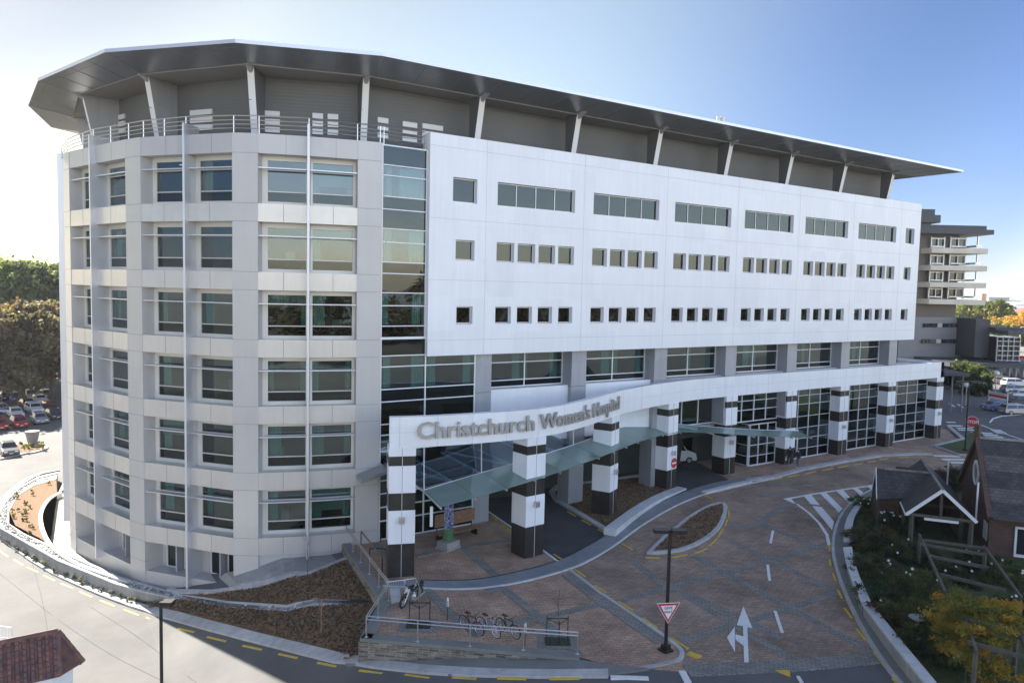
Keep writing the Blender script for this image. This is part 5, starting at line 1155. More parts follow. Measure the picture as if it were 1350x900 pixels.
    if detail:
        mb = MB(); mb.box(hl-.03, hl+.01, -.18, .18, .38, .48); mb.box(-hl-.015, -hl+.02, -.18, .18, .45, .55); mb.build('number_plate', 'whitepaint', t)
    return t
gl = 'cars parked in the left-hand car park'
def at_g(px, py, drop=0): p = onG(px, py); return (p.x, p.y, p.z+.01)
la = math.atan2(-CF.y, -CF.x)
for px, py, c, kd, da, lab in ((8,527,'car_dark','sedan',.75,'dark blue car in the back row, cut by the left edge of the view'), (19,528,'car_blue','sedan',.8,'dark grey-blue car in the back row, second from the left edge'), (40,525,'car_white','wagon',.75,'white estate car in the back row under the trees'), (61,524,'car_silver','sedan',.8,'silver car nearest the rounded building in the back row'),
                               (20,549,'car_white','sedan',.75,'white saloon facing out, just behind the bright red car'), (45,543,'car_white','wagon',.8,'white van-like car behind the silver hatchback'), (66,541,'car_maroon','hatch',.8,'maroon car half hidden by the rounded building'), (25,562,'car_red','hatch',.75,'bright red car in the front row'), (52,557,'car_silver','hatch',.75,'silver hatchback in the front row beside the red car'), (71,551,'car_dark','sedan',.8,'black car tight against the edge of the rounded building'), (-1,565,'car_red','hatch',.75,'red car cut off by the left edge of the view'), (11,598,'car_grey','sedan',.72,'grey-green saloon parked by the planted island'), (1,544,'car_silver','hatch',.8,'silver car cut by the left edge, behind the red cars'), (36,537,'car_maroon','sedan',.8,'maroon car in the middle of the left-hand car park'), (52,531,'car_white','sedan',.8,'white saloon just behind the maroon car'), (22,519,'car_white','hatch',.8,'white hatchback deepest under the trees'), (50,518,'car_dark','hatch',.8,'black hatchback deepest under the trees'), (6,514,'car_silver','sedan',.8,'silver car deepest under the trees at the left edge')):
    car(lab, at_g(px, py), la+da, paint(c, ()), kd, gl, detail=py > 540)
ra = math.atan2(CR.y, CR.x)
gr = 'cars parked beyond the notice board'
for px, py, c, kd, lab in ((1341,546,'car_silver','wagon','silver estate car with dark windows, nearest of the row behind the notice board'), (1316,541,'car_blue','sedan','pale blue car behind the posts of the notice board'), (1346,534,'car_dark','sedan','dark car second in the row behind the notice board'), (1348,525,'car_white','sedan','white saloon third in the row behind the notice board'), (1336,518,'car_silver','hatch','silver car in the middle of the row behind the notice board'), (1338,509,'car_white','wagon','white high-roofed car at the far end of the row behind the notice board'), (1311,501,'car_silver','sedan','silver car in front of the glass pavilion'), (1322,506,'car_grey','hatch','grey hatchback beside the globe lamp')):
    car(lab, at_g(px, py), ra+(0.05 if py > 508 else .5), paint(c, ()), kd, gr, detail=py > 530)
gd = 'distant cars in the far right car park'
cs = ['car_white', 'car_red', 'car_silver', 'car_white', 'car_dark', 'car_red', 'car_silver', 'car_white', 'car_dark', 'car_silver']
nm = {'car_white': 'white', 'car_red': 'red', 'car_silver': 'silver', 'car_dark': 'dark'}
for i, (px, py) in enumerate(((1307,469), (1314,470), (1321,471), (1328,473), (1336,474), (1345,476), (1309,462), (1318,461.5), (1329,462), (1338,463))):
    car('distant %s car, %s in the %s row of the far car park' % (nm[cs[i]], ['leftmost','second from left','third from left','fourth from left','fifth from left','rightmost','leftmost','second from left','third from left','rightmost'][i], 'nearer' if i < 6 else 'farther'), at_g(px, py), ra+1.1, cs[i], 'hatch', gd, detail=False)
VP = onG(908, 611)-Vector((math.cos(R_(-20))*1.63+math.sin(R_(-20))*.9, math.sin(R_(-20))*1.63-math.cos(R_(-20))*.9, 0))
car('white high-roofed van coming out of the covered drive between two striped pillars', (VP.x, VP.y, .44), R_(-20), 'car_white', 'van')

# ---- people
def person(lab, loc, rz, pose, top, legs, hair, hold=None):
    J = pose; sk_ = [((0,0,.95), .15), ((0,0,1.18), .145), ((0,0,1.40), .15), ((0,0,1.50), .055), ((J.get('hx', .02),0,1.60), .085), ((J.get('hx', .02)+.01,0,1.70), .085)]
    V_ = [p for p, _ in sk_]; Rr = [r for _, r in sk_]; E_ = [(0,1), (1,2), (2,3), (3,4), (4,5)]
    def chain(root, pts, rs_):
        prev = root
        for p, r in zip(pts, rs_): V_.append(p); Rr.append(r); E_.append((prev, len(V_)-1)); prev = len(V_)-1
        return prev
    ends = []
    for sg in (-1, 1):
        a = J['arm'][0 if sg < 0 else 1]; sh = (0, sg*.19, 1.42); el = (sh[0]+a[0], sg*.24, 1.14+a[2]); ha = (el[0]+a[3], sg*(.22+a[4]), .90+a[5])
        e = chain(2, [sh, el, ha], [.062, .048, .03]); d = (Vector(ha)-Vector(el)).normalized(); palm = Vector(ha)+d*.06; e = chain(e, [tuple(palm)], [.028])
        for q in range(4): y = (q-1.5)*.022; f1 = palm+Vector((y, 0, 0))+d*.05; chain(e, [tuple(f1), tuple(f1+d*(.045-.006*abs(q-1.5))-Vector((0, sg*.012, 0)))], [.009, .007])
        f1 = palm+Vector((.035, 0, 0)); chain(e, [tuple(f1), tuple(f1+d*.035)], [.010, .008])
        g = J['leg'][0 if sg < 0 else 1]; hp = (0, sg*.09, .90); kn = (g[0], sg*.10, .50); an = (g[1], sg*.10, .09+g[2]); chain(0, [hp, kn, an, (an[0]+.05, an[1], an[2]-.05), (an[0]+.17, an[1], an[2]-.055)], [.098, .065, .042, .042, .035])
    me = bpy.data.meshes.new('body'); me.from_pydata([tuple(v) for v in V_], E_, []); o = bpy.data.objects.new('body', me); COL.objects.link(o)
    md = o.modifiers.new('s', 'SKIN'); sv = me.skin_vertices[0].data
    for i, r in enumerate(Rr): sv[i].radius = (r, r)
    sv[0].use_root = True; o.modifiers.new('u', 'SUBSURF').levels = 1
    dg = bpy.context.evaluated_depsgraph_get(); m2 = bpy.data.meshes.new_from_object(o.evaluated_get(dg)); bpy.data.objects.remove(o)
    for m_ in (top, legs, 'skin', 'shoe'): m2.materials.append(MT[m_])
    for p in m2.polygons:
        c = p.center; p.material_index = 2 if (c.z > 1.49 or (abs(c.y) > .17 and c.z < .93+.0 and c.z > .5 and abs(c.y) > .19)) else (3 if c.z < .09 else (1 if c.z < .98 and abs(c.y) < .2 else 0))
    m2.shade_smooth(); t = bpy.data.objects.new('person', m2); COL.objects.link(t); t.location = loc; t.rotation_euler = (0, 0, rz); tag(t, lab, 'person', 'people outside the lobby')
    mb = MB(); sphere(mb, (J.get('hx', .02)-.015, 0, 1.70), .10, 8, 1.05); h_ = mb.build('hair', hair, t, smooth=True)
    mb = MB(); x = J.get('hx', .02)+.095
    for y in (-.03, .03): mb.box(x-.008, x+.004, y-.011, y+.011, 1.645, 1.657)
    mb.box(x-.006, x+.003, -.022, .022, 1.59, 1.597); mb.build('eyes_and_mouth', 'ink', t); mb = MB(); mb.hexa([(x-.01,-.012,1.61), (x+.012,-.012,1.61), (x+.012,.012,1.61), (x-.01,.012,1.61), (x-.01,-.006,1.65), (x-.002,-.006,1.65), (x-.002,.006,1.65), (x-.01,.006,1.65)]); mb.build('nose', 'skin', t)
    if hold: mb = MB(); mb.hexa([(.02,-.34,.45), (.22,-.34,.45), (.22,-.24,.45), (.02,-.24,.45), (.04,-.32,.75), (.20,-.32,.75), (.20,-.26,.75), (.04,-.26,.75)]); mb.path([(.06,-.29,.75), (.06,-.29,.86), (.16,-.29,.86), (.16,-.29,.75)], .008, 5); o2 = mb.build('carrier_bag', 'whitepaint', None); o2.matrix_world = Matrix.Translation(loc) @ Matrix.Rotation(rz, 4, 'Z'); tag(o2, 'small white carrier bag hanging from the hand of the person in black', 'bag')
    return t
MT['skin'] = mat('skin', (.45,.25,.17), .6); MT['shoe'] = mat('white_shoe', (.5,.5,.5), .6); MT['blackcloth'] = mat('black_cloth', (.022,.02,.022), .9); MT['redcloth'] = mat('dark_top', (.06,.028,.035), .9); MT['jeans'] = mat('blue_grey_trousers', (.13,.15,.20), .9); MT['hair'] = mat('brown_hair', (.05,.025,.015), .7)
wk = {'arm': [(-.06,0,0,.10,.0,.02), (.08,0,.02,.14,.0,.10)], 'leg': [(.16,.02,.06), (.0,-.02,0)], 'hx': .03}
wk2 = {'arm': [(.05,0,.0,.10,-.02,.03), (-.04,0,0,.05,.0,0)], 'leg': [(.02,.0,0), (.12,-.06,.03)], 'hx': .03}
g1 = onG(1040.5, 613.5); g2_ = onG(1051.5, 619)
person('person dressed all in black walking past the striped pillar with a white bag', (g1.x, g1.y, PL(g1.x, 0)+.02), R_(200), wk, 'blackcloth', 'blackcloth', 'hair', True)
person('person in a dark red top and blue-grey trousers by the white lobby door', (g2_.x, g2_.y, PL(g2_.x, 0)+.17), R_(170), wk2, 'redcloth', 'jeans', 'hair')
# ================================================================== CHAPEL AND PORCH
def V3(p, z): return (p[0], p[1], z)
RD = unit((20.65,-20.2), (29.6,-13.9))[0]; PD = (-RD[1], RD[0])           # porch ridge direction, and its left-hand side
def lp(O, a, b, z): return (O[0]+RD[0]*a+PD[0]*b, O[1]+RD[1]*a+PD[1]*b, z)
t = thing('entrance_porch', 'open timber porch with cross-gabled slate roof and white bargeboards beside the brick chapel', 'porch', (0,0,0))
PO = (20.65,-20.2); ze, za, hw_ = 2.75, 4.5, 1.95
mb = MB()
def slab(mb, P, th=.10, mi=0):
    P = [Vector(p) for p in P]; n_ = (P[1]-P[0]).cross(P[2]-P[0]).normalized()*th
    if n_.z < 0: n_ = -n_
    k = len(mb.v); mb.v += [tuple(p-n_) for p in P]+[tuple(p) for p in P]; n = len(P)
    mb.f.append(tuple(k+n+i for i in range(n))); mb.mi.append(mi); mb.f.append(tuple(k+i for i in reversed(range(n)))); mb.mi.append(mi)
    for i in range(n): j = (i+1) % n; mb.f.append((k+i, k+j, k+n+j, k+n+i)); mb.mi.append(mi)
LR = 9.5
slab(mb, [lp(PO,-.25,0,za), lp(PO,LR,0,za), lp(PO,LR,-hw_,ze), lp(PO,-.25,-hw_,ze)]); slab(mb, [lp(PO,-.25,0,za), lp(PO,-.25,hw_,ze), lp(PO,3.0,hw_,ze), lp(PO,4.6,0,za)])
slab(mb, [lp(PO,4.6,0,za), lp(PO,6.4,hw_,ze), lp(PO,LR,hw_,ze), lp(PO,LR,0,za)])
slab(mb, [lp(PO,4.6,0,za-.0), lp(PO,3.0,hw_-.3,ze+.26), lp(PO,2.85,3.4,ze), lp(PO,4.6,3.4,za-.01)]); slab(mb, [lp(PO,4.6,0,za-.01), lp(PO,4.6,3.4,za-.01), lp(PO,6.4,3.4,ze), lp(PO,6.4,hw_-.3,ze+.2)])
rf = fix(mb.build('roof', 'slate', t)); mb = MB()
mb.bar(lp(PO,-.3,0,za+.04), lp(PO,LR,0,za+.04), .16, .10); mb.bar(lp(PO,4.6,0,za+.04), lp(PO,4.6,3.45,za+.03), .16, .10); mb.build('ridge_cap', MT['terracotta'] if 0 else 'darkpaver', rf)
mb = MB()
for s in (-1, 1): mb.bar(lp(PO,-.28,0,za), lp(PO,-.28,s*hw_,ze-.02), .05, .2)
mb.build('bargeboard', 'whitepaint', t); mb = MB()
for s in (-1, 1): mb.bar(lp(PO,4.6,3.42,za), lp(PO,4.6+s*1.8,3.42,ze), .05, .2)
mb.bar(lp(PO,-.2,hw_+.02,ze-.05), lp(PO,2.9,hw_+.02,ze-.05), .08, .10, ); mb.build('fascia_board', 'whitepaint', t)
mb = MB(); mb.bar(lp(PO,-.1,-1.0,2.55), lp(PO,-.1,.9,2.55), .06, .16); mb.build('lintel_board', 'whitepaint', t)
mb = MB(); mb.bar(lp(PO,-.1,-hw_,2.75), lp(PO,-.1,hw_,2.75), .16); mb.bar(lp(PO,-.1,0,2.75), lp(PO,-.1,0,4.35), .12)
for a in (0, 3.0, 6.2, 9.2): mb.bar(lp(PO,a,-1.7,2.7), lp(PO,a,1.7,2.7), .1, .16)
mb.build('cross_beam', 'timber', t)
for a, b in ((-.05,-1.7), (-.05,1.6), (3.0,1.7), (3.0,-1.7), (6.2,1.7), (2.9,3.3), (6.3,3.3)): mb = MB(); mb.bar(lp(PO,a,b,0), lp(PO,a,b,2.75), .2); mb.build('post', 'timber' if b < 1.65 else 'darktimber', t)
mb = MB(); 
for a0, b0_, a1, b1_, h_ in ((3.2,-1.75,9.4,-1.75,2.7), (6.3,1.6,9.4,1.6,2.7), (9.3,-1.7,9.3,1.7,3.8), (6.2,1.7,6.2,3.3,2.7), (3.1,1.8,3.1,3.2,1.0)): mb.bar(lp(PO,a0,b0_,h_/2), lp(PO,a1,b1_,h_/2), .22, h_)
mb.build('brick_wall', 'redbrick', t)

CO = (26.5,-19.5); CD = (RD[1], -RD[0])      # chapel ridge direction, away from the road
def lc(a, b, z): return (CO[0]+CD[0]*a-RD[0]*b, CO[1]+CD[1]*a-RD[1]*b, z)   # a along ridge, b down the slope facing the camera
c = thing('brick_chapel', 'red brick chapel with banded slate roof and round white gable window', 'chapel', (0,0,0))
mb = MB(); zb_, zr_, w_ = 3.0, 7.1, 5.0
f1 = [lc(0,4.6,0), lc(0,-4.6,0), lc(0,-4.6,3.3), lc(0,0,7.05), lc(0,4.6,3.3)]; f2 = [lc(22,4.6,0), lc(22,-4.6,0), lc(22,-4.6,3.3), lc(22,0,7.05), lc(22,4.6,3.3)]
k = len(mb.v); mb.v += f1+f2; mb.f += [tuple(range(5)), tuple(reversed(range(5, 10)))]; mb.mi += [0, 0]
for i in range(5): j = (i+1) % 5; mb.f.append((i, 5+i, 5+j, j)); mb.mi.append(0)
fix(mb.build('wall', 'redbrick', c))
mb = MB()
slab(mb, [lc(.05,0,zr_), lc(22.3,0,zr_), lc(22.3,w_,zb_), lc(.05,w_,zb_)]); slab(mb, [lc(.05,0,zr_), lc(.05,-w_,zb_), lc(22.3,-w_,zb_), lc(22.3,0,zr_)])
rf = fix(mb.build('roof', 'slate', c)); mb = MB(); MT['paleslate'] = brick_mat('pale_slate', (.14,.125,.115), (.10,.09,.085), (.05,.05,.05), 1.0, R_(55), w=.3, h=.2, ms=.012, patch=.25, pscale=.8)
for f0, f1_ in ((.22,.42), (.64,.80)):
    z = lambda f: zr_+(zb_-zr_)*f+.012
    mb.poly([lc(.1,w_*f0,z(f0)), lc(22,w_*f0,z(f0)), lc(22,w_*f1_,z(f1_)), lc(.1,w_*f1_,z(f1_))])
fix(mb.build('slate_band', 'paleslate', rf)); mb = MB(); mb.bar(lc(-.15,0,zr_+.05), lc(22.3,0,zr_+.05), .25, .14); mb.build('ridge_cap', 'concrete', rf)
mb = MB(); mb.bar(lc(-.12,-.1,zr_+.1), lc(-.12,w_+.1,zb_), .28, .28); mb.bar(lc(-.12,.1,zr_+.1), lc(-.12,-w_-.1,zb_), .28, .28); mb.bar(lc(-.12,0,zr_), lc(-.12,0,zr_+.9), .3, .3); mb.build('gable_coping', 'redbrick', c)
def disc(R0, R1, d0, d1, m_, nm, parent, z=4.75, b=.0):
    mb = MB(); n = 24; k = 0; pts = []
    for R, d in ((R1, d0), (R1, d1), (R0, d1), (R0, d0)):
        for i in range(n): a = 2*math.pi*i/n; pts.append(lc(d, b+R*math.cos(a), z+R*math.sin(a)))
    mb.v = pts
    for q in range(4):
        for i in range(n): j = (i+1) % n; r0, r1 = q*n, ((q+1) % 4)*n; mb.f.append((r0+i, r0+j, r1+j, r1+i)); mb.mi.append(0)
    return fix(mb.build(nm, m_, parent))
rw = disc(.62, .85, .05, -.10, 'whitepaint', 'round_window', c); mb = MB(); mb.v = [lc(-.03, .64*math.cos(2*math.pi*i/20), 4.75+.64*math.sin(2*math.pi*i/20)) for i in range(20)]; mb.f = [tuple(range(20))]; mb.mi = [0]; mb.build('pane', 'carglass', rw)
for a in (2.1, 6.0):
    mb = MB()
    for (a0, a1, z0, z1) in ((a-.75, a-.63, .8, 2.5), (a+.63, a+.75, .8, 2.5), (a-.75, a+.75, .68, .84), (a-.75, a+.75, 2.44, 2.56), (a-.04, a+.04, .8, 2.5)): mb.hexa([lc(a0,4.58,z0), lc(a1,4.58,z0), lc(a1,4.72,z0), lc(a0,4.72,z0), lc(a0,4.58,z1), lc(a1,4.58,z1), lc(a1,4.72,z1), lc(a0,4.72,z1)])
    wv = fix(mb.build('sash_window', 'whitepaint', c)); mb = MB(); mb.poly([lc(a-.65,4.62,.8), lc(a+.65,4.62,.8), lc(a+.65,4.62,2.5), lc(a-.65,4.62,2.5)]); mb.build('pane', 'carglass', wv)
mb = MB(); mb.hexa([lc(-.06,3.2,1.3), lc(0,3.2,1.3), lc(0,4.2,1.3), lc(-.06,4.2,1.3), lc(-.06,3.2,2.4), lc(0,3.2,2.4), lc(0,4.2,2.4), lc(-.06,4.2,2.4)]); fix(mb.build('wall_panel', 'whitecap', c))
for (a, b) in ((-.6, 3.8), (-1.3, -2.6)): mb = MB(); mb.tube(lc(a,b,2.5), lc(a,b,4.9), .06); mb.build('vent_pipe', 'whitepaint', c)
mb = MB(); mb.bar(lc(.1,w_+.06,zb_-.06), lc(22,w_+.06,zb_-.06), .12, .10); mb.build('gutter', 'darktimber', c)

# ---- pergola
def per(lab, pts, z, posts, extra=()):
    t = thing('pergola', lab, 'pergola'); 
    for a, b in pts:
        p, q = onZ(*a, z), onZ(*b, z); mb = MB(); mb.bar(p, q, .11, .16); mb.build('beam', 'timber', t)
    for x in posts:
        p = onZ(*x, z); mb = MB(); mb.bar((p.x, p.y, 0), (p.x, p.y, z), .14, .14); mb.build('post', 'timber', t)
per('weathered timber pergola frame beside the chapel porch', [((1212,704), (1247,782)), ((1297,720), (1347,788)), ((1214,711), (1302,723)), ((1228,733), (1302,748)), ((1240,757), (1326,778)), ((1220,718), (1300,731))], 2.3, [(1213,706), (1247,781), (1299,721), (1345,786)])
per('timber pergola under the yellow vine in the bottom right corner', [((1270,816), (1352,842)), ((1276,846), (1352,866)), ((1272,815), (1288,860)), ((1340,820), (1362,880))], 2.2, [(1274,818), (1340,836), (1286,858)])
# ---- garden plants
def shrub(lab, px, py, r, h, cols, n, size, flowers=0, group=None, nm='garden_shrub', wts=None, fcol='whitepaint'):
    p = onG(px, py); t = thing(nm, lab, 'shrub', (p.x, p.y, .1), 0, group); mb = MB()
    for i in range(5): a = i*1.3; mb.tube((0,0,0), (r*.5*math.cos(a), r*.5*math.sin(a), h*.6), .03, .012, 5)
    mb.build('stem', 'timber', t); rd = random.Random(px)
    bl = [(r*.5*math.cos(a*1.05), r*.5*math.sin(a*1.05), h*rd.uniform(.4, .62), r*rd.uniform(.45, .65), r*rd.uniform(.45, .65), h*.40) for a in range(6)]+[(0,0,h*.62,r*.55,r*.55,h*.4)]
    leaves('foliage', bl, n, size, cols, t, wts, shell=.3)
    if flowers:
        mb = MB()
        for i in range(max(3, flowers//2)): a, u = rd.uniform(0, 6.28), rd.uniform(.2, 1); x, y = r*u*math.cos(a)*.9, r*u*math.sin(a)*.9; z = h*(.98-.25*u*u); sphere(mb, (x, y, z), rd.uniform(.05, .085), 4)
        mb.build('flowers', fcol, t)
    return t
GD = [(.028,.045,.018), (.05,.07,.025), (.018,.03,.014)]; GB = [(.06,.055,.025), (.085,.08,.03), (.035,.035,.018)]; GO = [(.045,.065,.02), (.09,.10,.03)]
gg = 'shrubs in the chapel garden'
for a in (('bright green shrub with white blooms at the corner of the hatched road', 1150, 676, 1.5, 1.5, GO, 5200, .13, 14), ('dark green rose bush with white flowers in front of the porch', 1180, 700, 1.9, 1.6, GD, 6500, .13, 18), ('brownish rounded shrub behind the short garden wall', 1148, 722, 1.9, 1.7, GB, 6500, .13, 0),
          ('dark leafy rose bush with scattered white flowers below the porch posts', 1195, 740, 2.0, 1.5, GD, 6500, .13, 12), ('low dull brown shrub beside the middle garden wall', 1155, 762, 1.7, 1.3, GB, 5200, .12, 4), ('dark evergreen shrub at the joint between two garden walls', 1168, 802, 1.7, 1.4, GD, 5200, .11, 0),
          ('green rose bush with five white blooms in the middle of the garden', 1205, 786, 1.8, 1.5, GO, 5200, .12, 9), ('reddish brown shrub behind the long garden wall', 1182, 828, 1.3, 1.3, [(.09,.04,.03), (.05,.045,.025)], 3800, .10, 2), ('large olive green shrub behind the long garden wall', 1215, 838, 1.9, 1.7, GO, 7000, .11, 0),
          ('nearly black green shrub in the bottom right garden', 1228, 872, 1.6, 1.3, GD, 5200, .10, 0), ('pink and cream rose bush against the chapel wall', 1292, 752, 1.6, 1.4, GD, 5000, .12, 12), ('low dark shrub under the pergola beams', 1262, 768, 1.6, 1.0, GD, 4200, .12, 3), ('shrub with cream flowers at the right edge of the pergola', 1330, 770, 1.8, 1.3, GO, 4200, .12, 8),
          ('low green shrub by the chapel wall at the right edge', 1348, 812, 1.7, 1.1, GD, 4200, .11, 2)):
    shrub(*a, group=gg)
shrub('clipped dark hedge block behind the porch roof', 1250, 646, 2.1, 2.3, [(.02,.035,.015), (.03,.045,.02)], 7000, .14, 0, nm='hedge')
VY = [(.20,.17,.025), (.30,.20,.03), (.10,.12,.025), (.34,.19,.03)]
t = thing('climbing_vine', 'golden yellow climbing vine spilling over the pergola in the bottom right corner', 'vine'); P_ = [(x, y, h) for x, y, h in ((1262,795,2.3), (1285,802,2.5), (1310,808,2.5), (1340,806,2.5), (1248,812,2.0), (1262,830,1.9), (1275,862,1.6), (1298,868,1.2), (1288,842,1.9), (1310,835,2.4), (1345,822,2.4), (1290,886,1.0), (1330,893,.9), (1255,850,1.5))]
bl = []
for x, y, h in P_: p = onZ(x, y, h); bl.append((p.x, p.y, h, random.uniform(.9, 1.3), random.uniform(.9, 1.3), random.uniform(.35, .6)))
leaves('foliage', bl, 15000, .12, VY, t, [.32,.26,.24,.18], shell=.2); mb = MB()
for b in bl[::2]: mb.path([(b[0], b[1], 0), (b[0]+.2, b[1]+.1, b[2]*.6), (b[0]-.1, b[1], b[2])], .03, 5)
mb.build('stem', 'timber', t)
p = onZ(1209.5, 814, 1.2); t = thing('birdbath', 'small pale round bird bath among the shrubs behind the long garden wall', 'bird bath', (p.x, p.y, .1)); mb = MB(); mb.lathe((0,0,0), [(.2,0), (.2,.08), (.09,.15), (.08,.95), (.15,1.0), (.36,1.08), (.40,1.15), (.34,1.13), (.05,1.09)], 16); mb.build('basin', 'kerb', t, smooth=False)
p = onG(1262, 893); t = thing('small_sign', 'small white sign on a post at the bottom edge of the garden', 'sign', (p.x, p.y, .1)); mb = MB(); mb.bar((0,0,0), (0,0,.9), .05); mb.build('post', 'darktimber', t); mb = MB(); mb.box(-.22, .22, -.04, -.02, .75, 1.15); mb.build('panel', 'whitepaint', t); t.rotation_euler[2] = -.9
# small plants along the kerb strip and the bark beds
def tuft(lab, x, y, z, s, col, group):
    t = thing('young_plant', lab, 'plant', (x, y, z), 0, group); leaves('foliage', [(0,0,s*.5,s*.5,s*.5,s*.5)], int(130*s/.4), .11, col, t, shell=.1); mb = MB(); mb.tube((0,0,0), (0,0,s*.6), .015, n=4); mb.build('stem', 'timber', t)
gp = 'young plants in the strip below the curved wall'
cands = [p for p in KO if p[1] < 26 and p[0] < -15.2]; step = max(1, len(cands)//22)
for i, p in enumerate(cands[::step]):
    q = min(WO2, key=lambda w: math.dist(w, p)); x, y = p[0]*.45+q[0]*.55, p[1]*.45+q[1]*.55; tuft('small grey-green plant in the narrow strip between the road kerb and the curved wall', x, y, G(x)+.1, random.uniform(.25, .45) if x < -19.5 else .2, [(.20,.22,.18), (.12,.12,.08)], gp)
gp2 = 'low dry plants in the bark bed inside the loop wall'
for i in range(22):
    px, py = random.choice(((25,655), (35,665), (45,650), (30,675), (60,642), (20,680), (45,700), (35,690))); px += random.uniform(-6, 6); py += random.uniform(-5, 5); p = onZ(px, py, -3); tuft('small dry brownish plant in the bark bed inside the loop of the wall', p.x, p.y, -3.0, .35, [(.22,.16,.10), (.12,.12,.06)], gp2)
for (px, y0, y1, lab) in ((405, 762, 700, 'bare sapling standing in the bark slope below the rounded building'), (420.5, 835, 786, 'bare sapling tied to a pale stake in the lower bark bed')):
    p = (lambda q: Vector((q[0], q[1], zW(q[0]))))(onW(px, y0)) if y0 < 800 else onG(px, y0, .1); t = thing('sapling', lab, 'sapling', p); h = 2.6 if y0 < 800 else 1.9
    mb = MB(); mb.path([(0,0,0), (.03,0,h*.5), (-.02,.03,h)], .018, 5); rr = random.Random(3)
    for i in range(9): z = h*rr.uniform(.4, .95); a = rr.random()*6; mb.tube((0,0,z), (.28*math.cos(a), .28*math.sin(a), z+.3), .008, .004, 4)
    mb.build('trunk', 'timber', t)
    if y0 > 800: mb = MB(); mb.bar((.12,0,0), (.12,0,h*.95), .05); mb.build('stake', MT['yellow'] if 0 else 'bench', t)

# loose bark chips over the planting beds
def chips(polys, n, zf):
    V_, F_ = [], []
    for poly, cnt in polys:
        xs2 = [p[0] for p in poly]; ys2 = [p[1] for p in poly]; k = 0
        while k < cnt:
            x, y = random.uniform(min(xs2), max(xs2)), random.uniform(min(ys2), max(ys2)); ins = False
            for (ax_, ay_), (bx_, by_) in zip(poly, poly[1:]+poly[:1]):
                if (ay_ > y) != (by_ > y) and x < (bx_-ax_)*(y-ay_)/(by_-ay_)+ax_: ins = not ins
            if not ins: continue
            k += 1; z = zf(x, y)+.03; s = random.uniform(.05, .13); a = random.random()*6.3; t1 = random.uniform(-.05, .07)
            dx, dy = math.cos(a)*s, math.sin(a)*s; b = len(V_); V_.extend([(x-dx, y-dy, z), (x+dy*.4, y-dx*.4, z+.02), (x+dx, y+dy, z+t1+.04), (x-dy*.4, y+dx*.4, z+.03)]); F_.append((b, b+1, b+2, b+3))
    return V_, F_
def bchips(lab, polys, zf):
    V_, F_ = chips(polys, 0, zf); me = bpy.data.meshes.new('bark_chips'); me.from_pydata(V_, [], F_); me.materials.append(MT['chip1']); me.materials.append(MT['chip2']); me.polygons.foreach_set('material_index', [random.randint(0, 1) for _ in F_]); o = bpy.data.objects.new('bark_chips', me); COL.objects.link(o); tag(o, lab, 'bark chips', kind='stuff')
IC = (sum(p[0] for p in isl[:-1])/len(isl[:-1]), sum(p[1] for p in isl[:-1])/len(isl[:-1]))
MT['chip1'] = mat('bark_chip_pale', (.30,.19,.10), .95); MT['chip2'] = mat('bark_chip_dark', (.07,.04,.025), .95)
bchips('loose brown bark chips on the upper bed below the rounded building', [(UB[:9], 5000)], lambda x, y: zB(x, y)+.02)
LBp = WO2[30:]+[tuple(onG(478, 838, .1)[:2]), tuple(onG(468, 868, .1)[:2])]+[p for p in reversed(KI) if p[0] < -15.2 and p[1] < 27][:70]
bchips('loose brown bark chips on the lower bed beside the road kerb', [(LBp, 6000)], lambda x, y: G(x)+.09)
bchips('loose brown bark chips on the leaf-shaped traffic island', [([(IC[0]+(p[0]-IC[0])*.9, IC[1]+(p[1]-IC[1])*.9) for p in isl[:-1]], 1500)], lambda x, y: PL(x, y)+.13)
bchips('loose brown bark chips on the bed under the canopy', [(g2((802,697), (738,660), (732,650), (745,642), (767,640), (845,630), (893,641), (840,668)), 3500)], lambda x, y: PL(x, y)+.14)

# ================================================================== LEFT: trees and planted island
lg = [(.15,.18,.09), (.21,.23,.11), (.08,.10,.06)]; lb_ = [(.13,.115,.08), (.17,.145,.09), (.09,.08,.06), (.14,.10,.075)]
def atree(lab, px, pyt, D, r, cols, n, size, z0=-4, group='trees behind the left-hand car park', nb=12, th=.25):
    top = dep(px, pyt, D); return tree('tree', lab, top.x, top.y, z0, top.z-z0, r, cols, n, size, th, group, nb)
atree('tall yellow-green tree at the left edge of the view', 8, 342, 150, 9.5, lg, 26000, .75)
atree('tall yellow-green tree beside the edge of the rounded building', 42, 346, 146, 9, lg, 26000, .75)
atree('tall dark-topped tree partly hidden by the rounded building', 78, 350, 150, 8.5, [(.06,.08,.04), (.10,.12,.05)], 18000, .75)
atree('broad brown autumn tree in front of the green ones', 26, 396, 122, 8.5, lb_, 30000, .6, th=.12)
atree('brown autumn tree at the left edge behind the parked cars', -8, 405, 118, 8, lb_, 22000, .6, th=.12)
atree('russet tree beside the building edge', 66, 400, 126, 6.5, [(.15,.06,.04), (.10,.05,.04), (.09,.08,.04)], 18000, .6, th=.12)
for i, (px, D) in enumerate(((-40,130), (100,135), (130,160), (-90,150))): atree('brown tree %s' % ['just outside the left edge', 'hidden behind the rounded end', 'deep behind the rounded end', 'far outside the left edge'][i], px, 390, D, 8, lb_, 6000, .9)
shrub('dark shrubbery under the brown tree behind the cars', 30, 506, 7, 3.6, [(.03,.04,.02), (.05,.05,.03)], 9000, .4, nm='undergrowth'); shrub('dark shrubbery beside the rounded building behind the cars', 62, 505, 6, 3.6, [(.03,.04,.02), (.05,.05,.03)], 8000, .4, nm='undergrowth'); shrub('dark shrubbery at the left edge behind the cars', 2, 506, 6, 3.4, [(.03,.04,.02), (.05,.05,.03)], 8000, .4, nm='undergrowth')
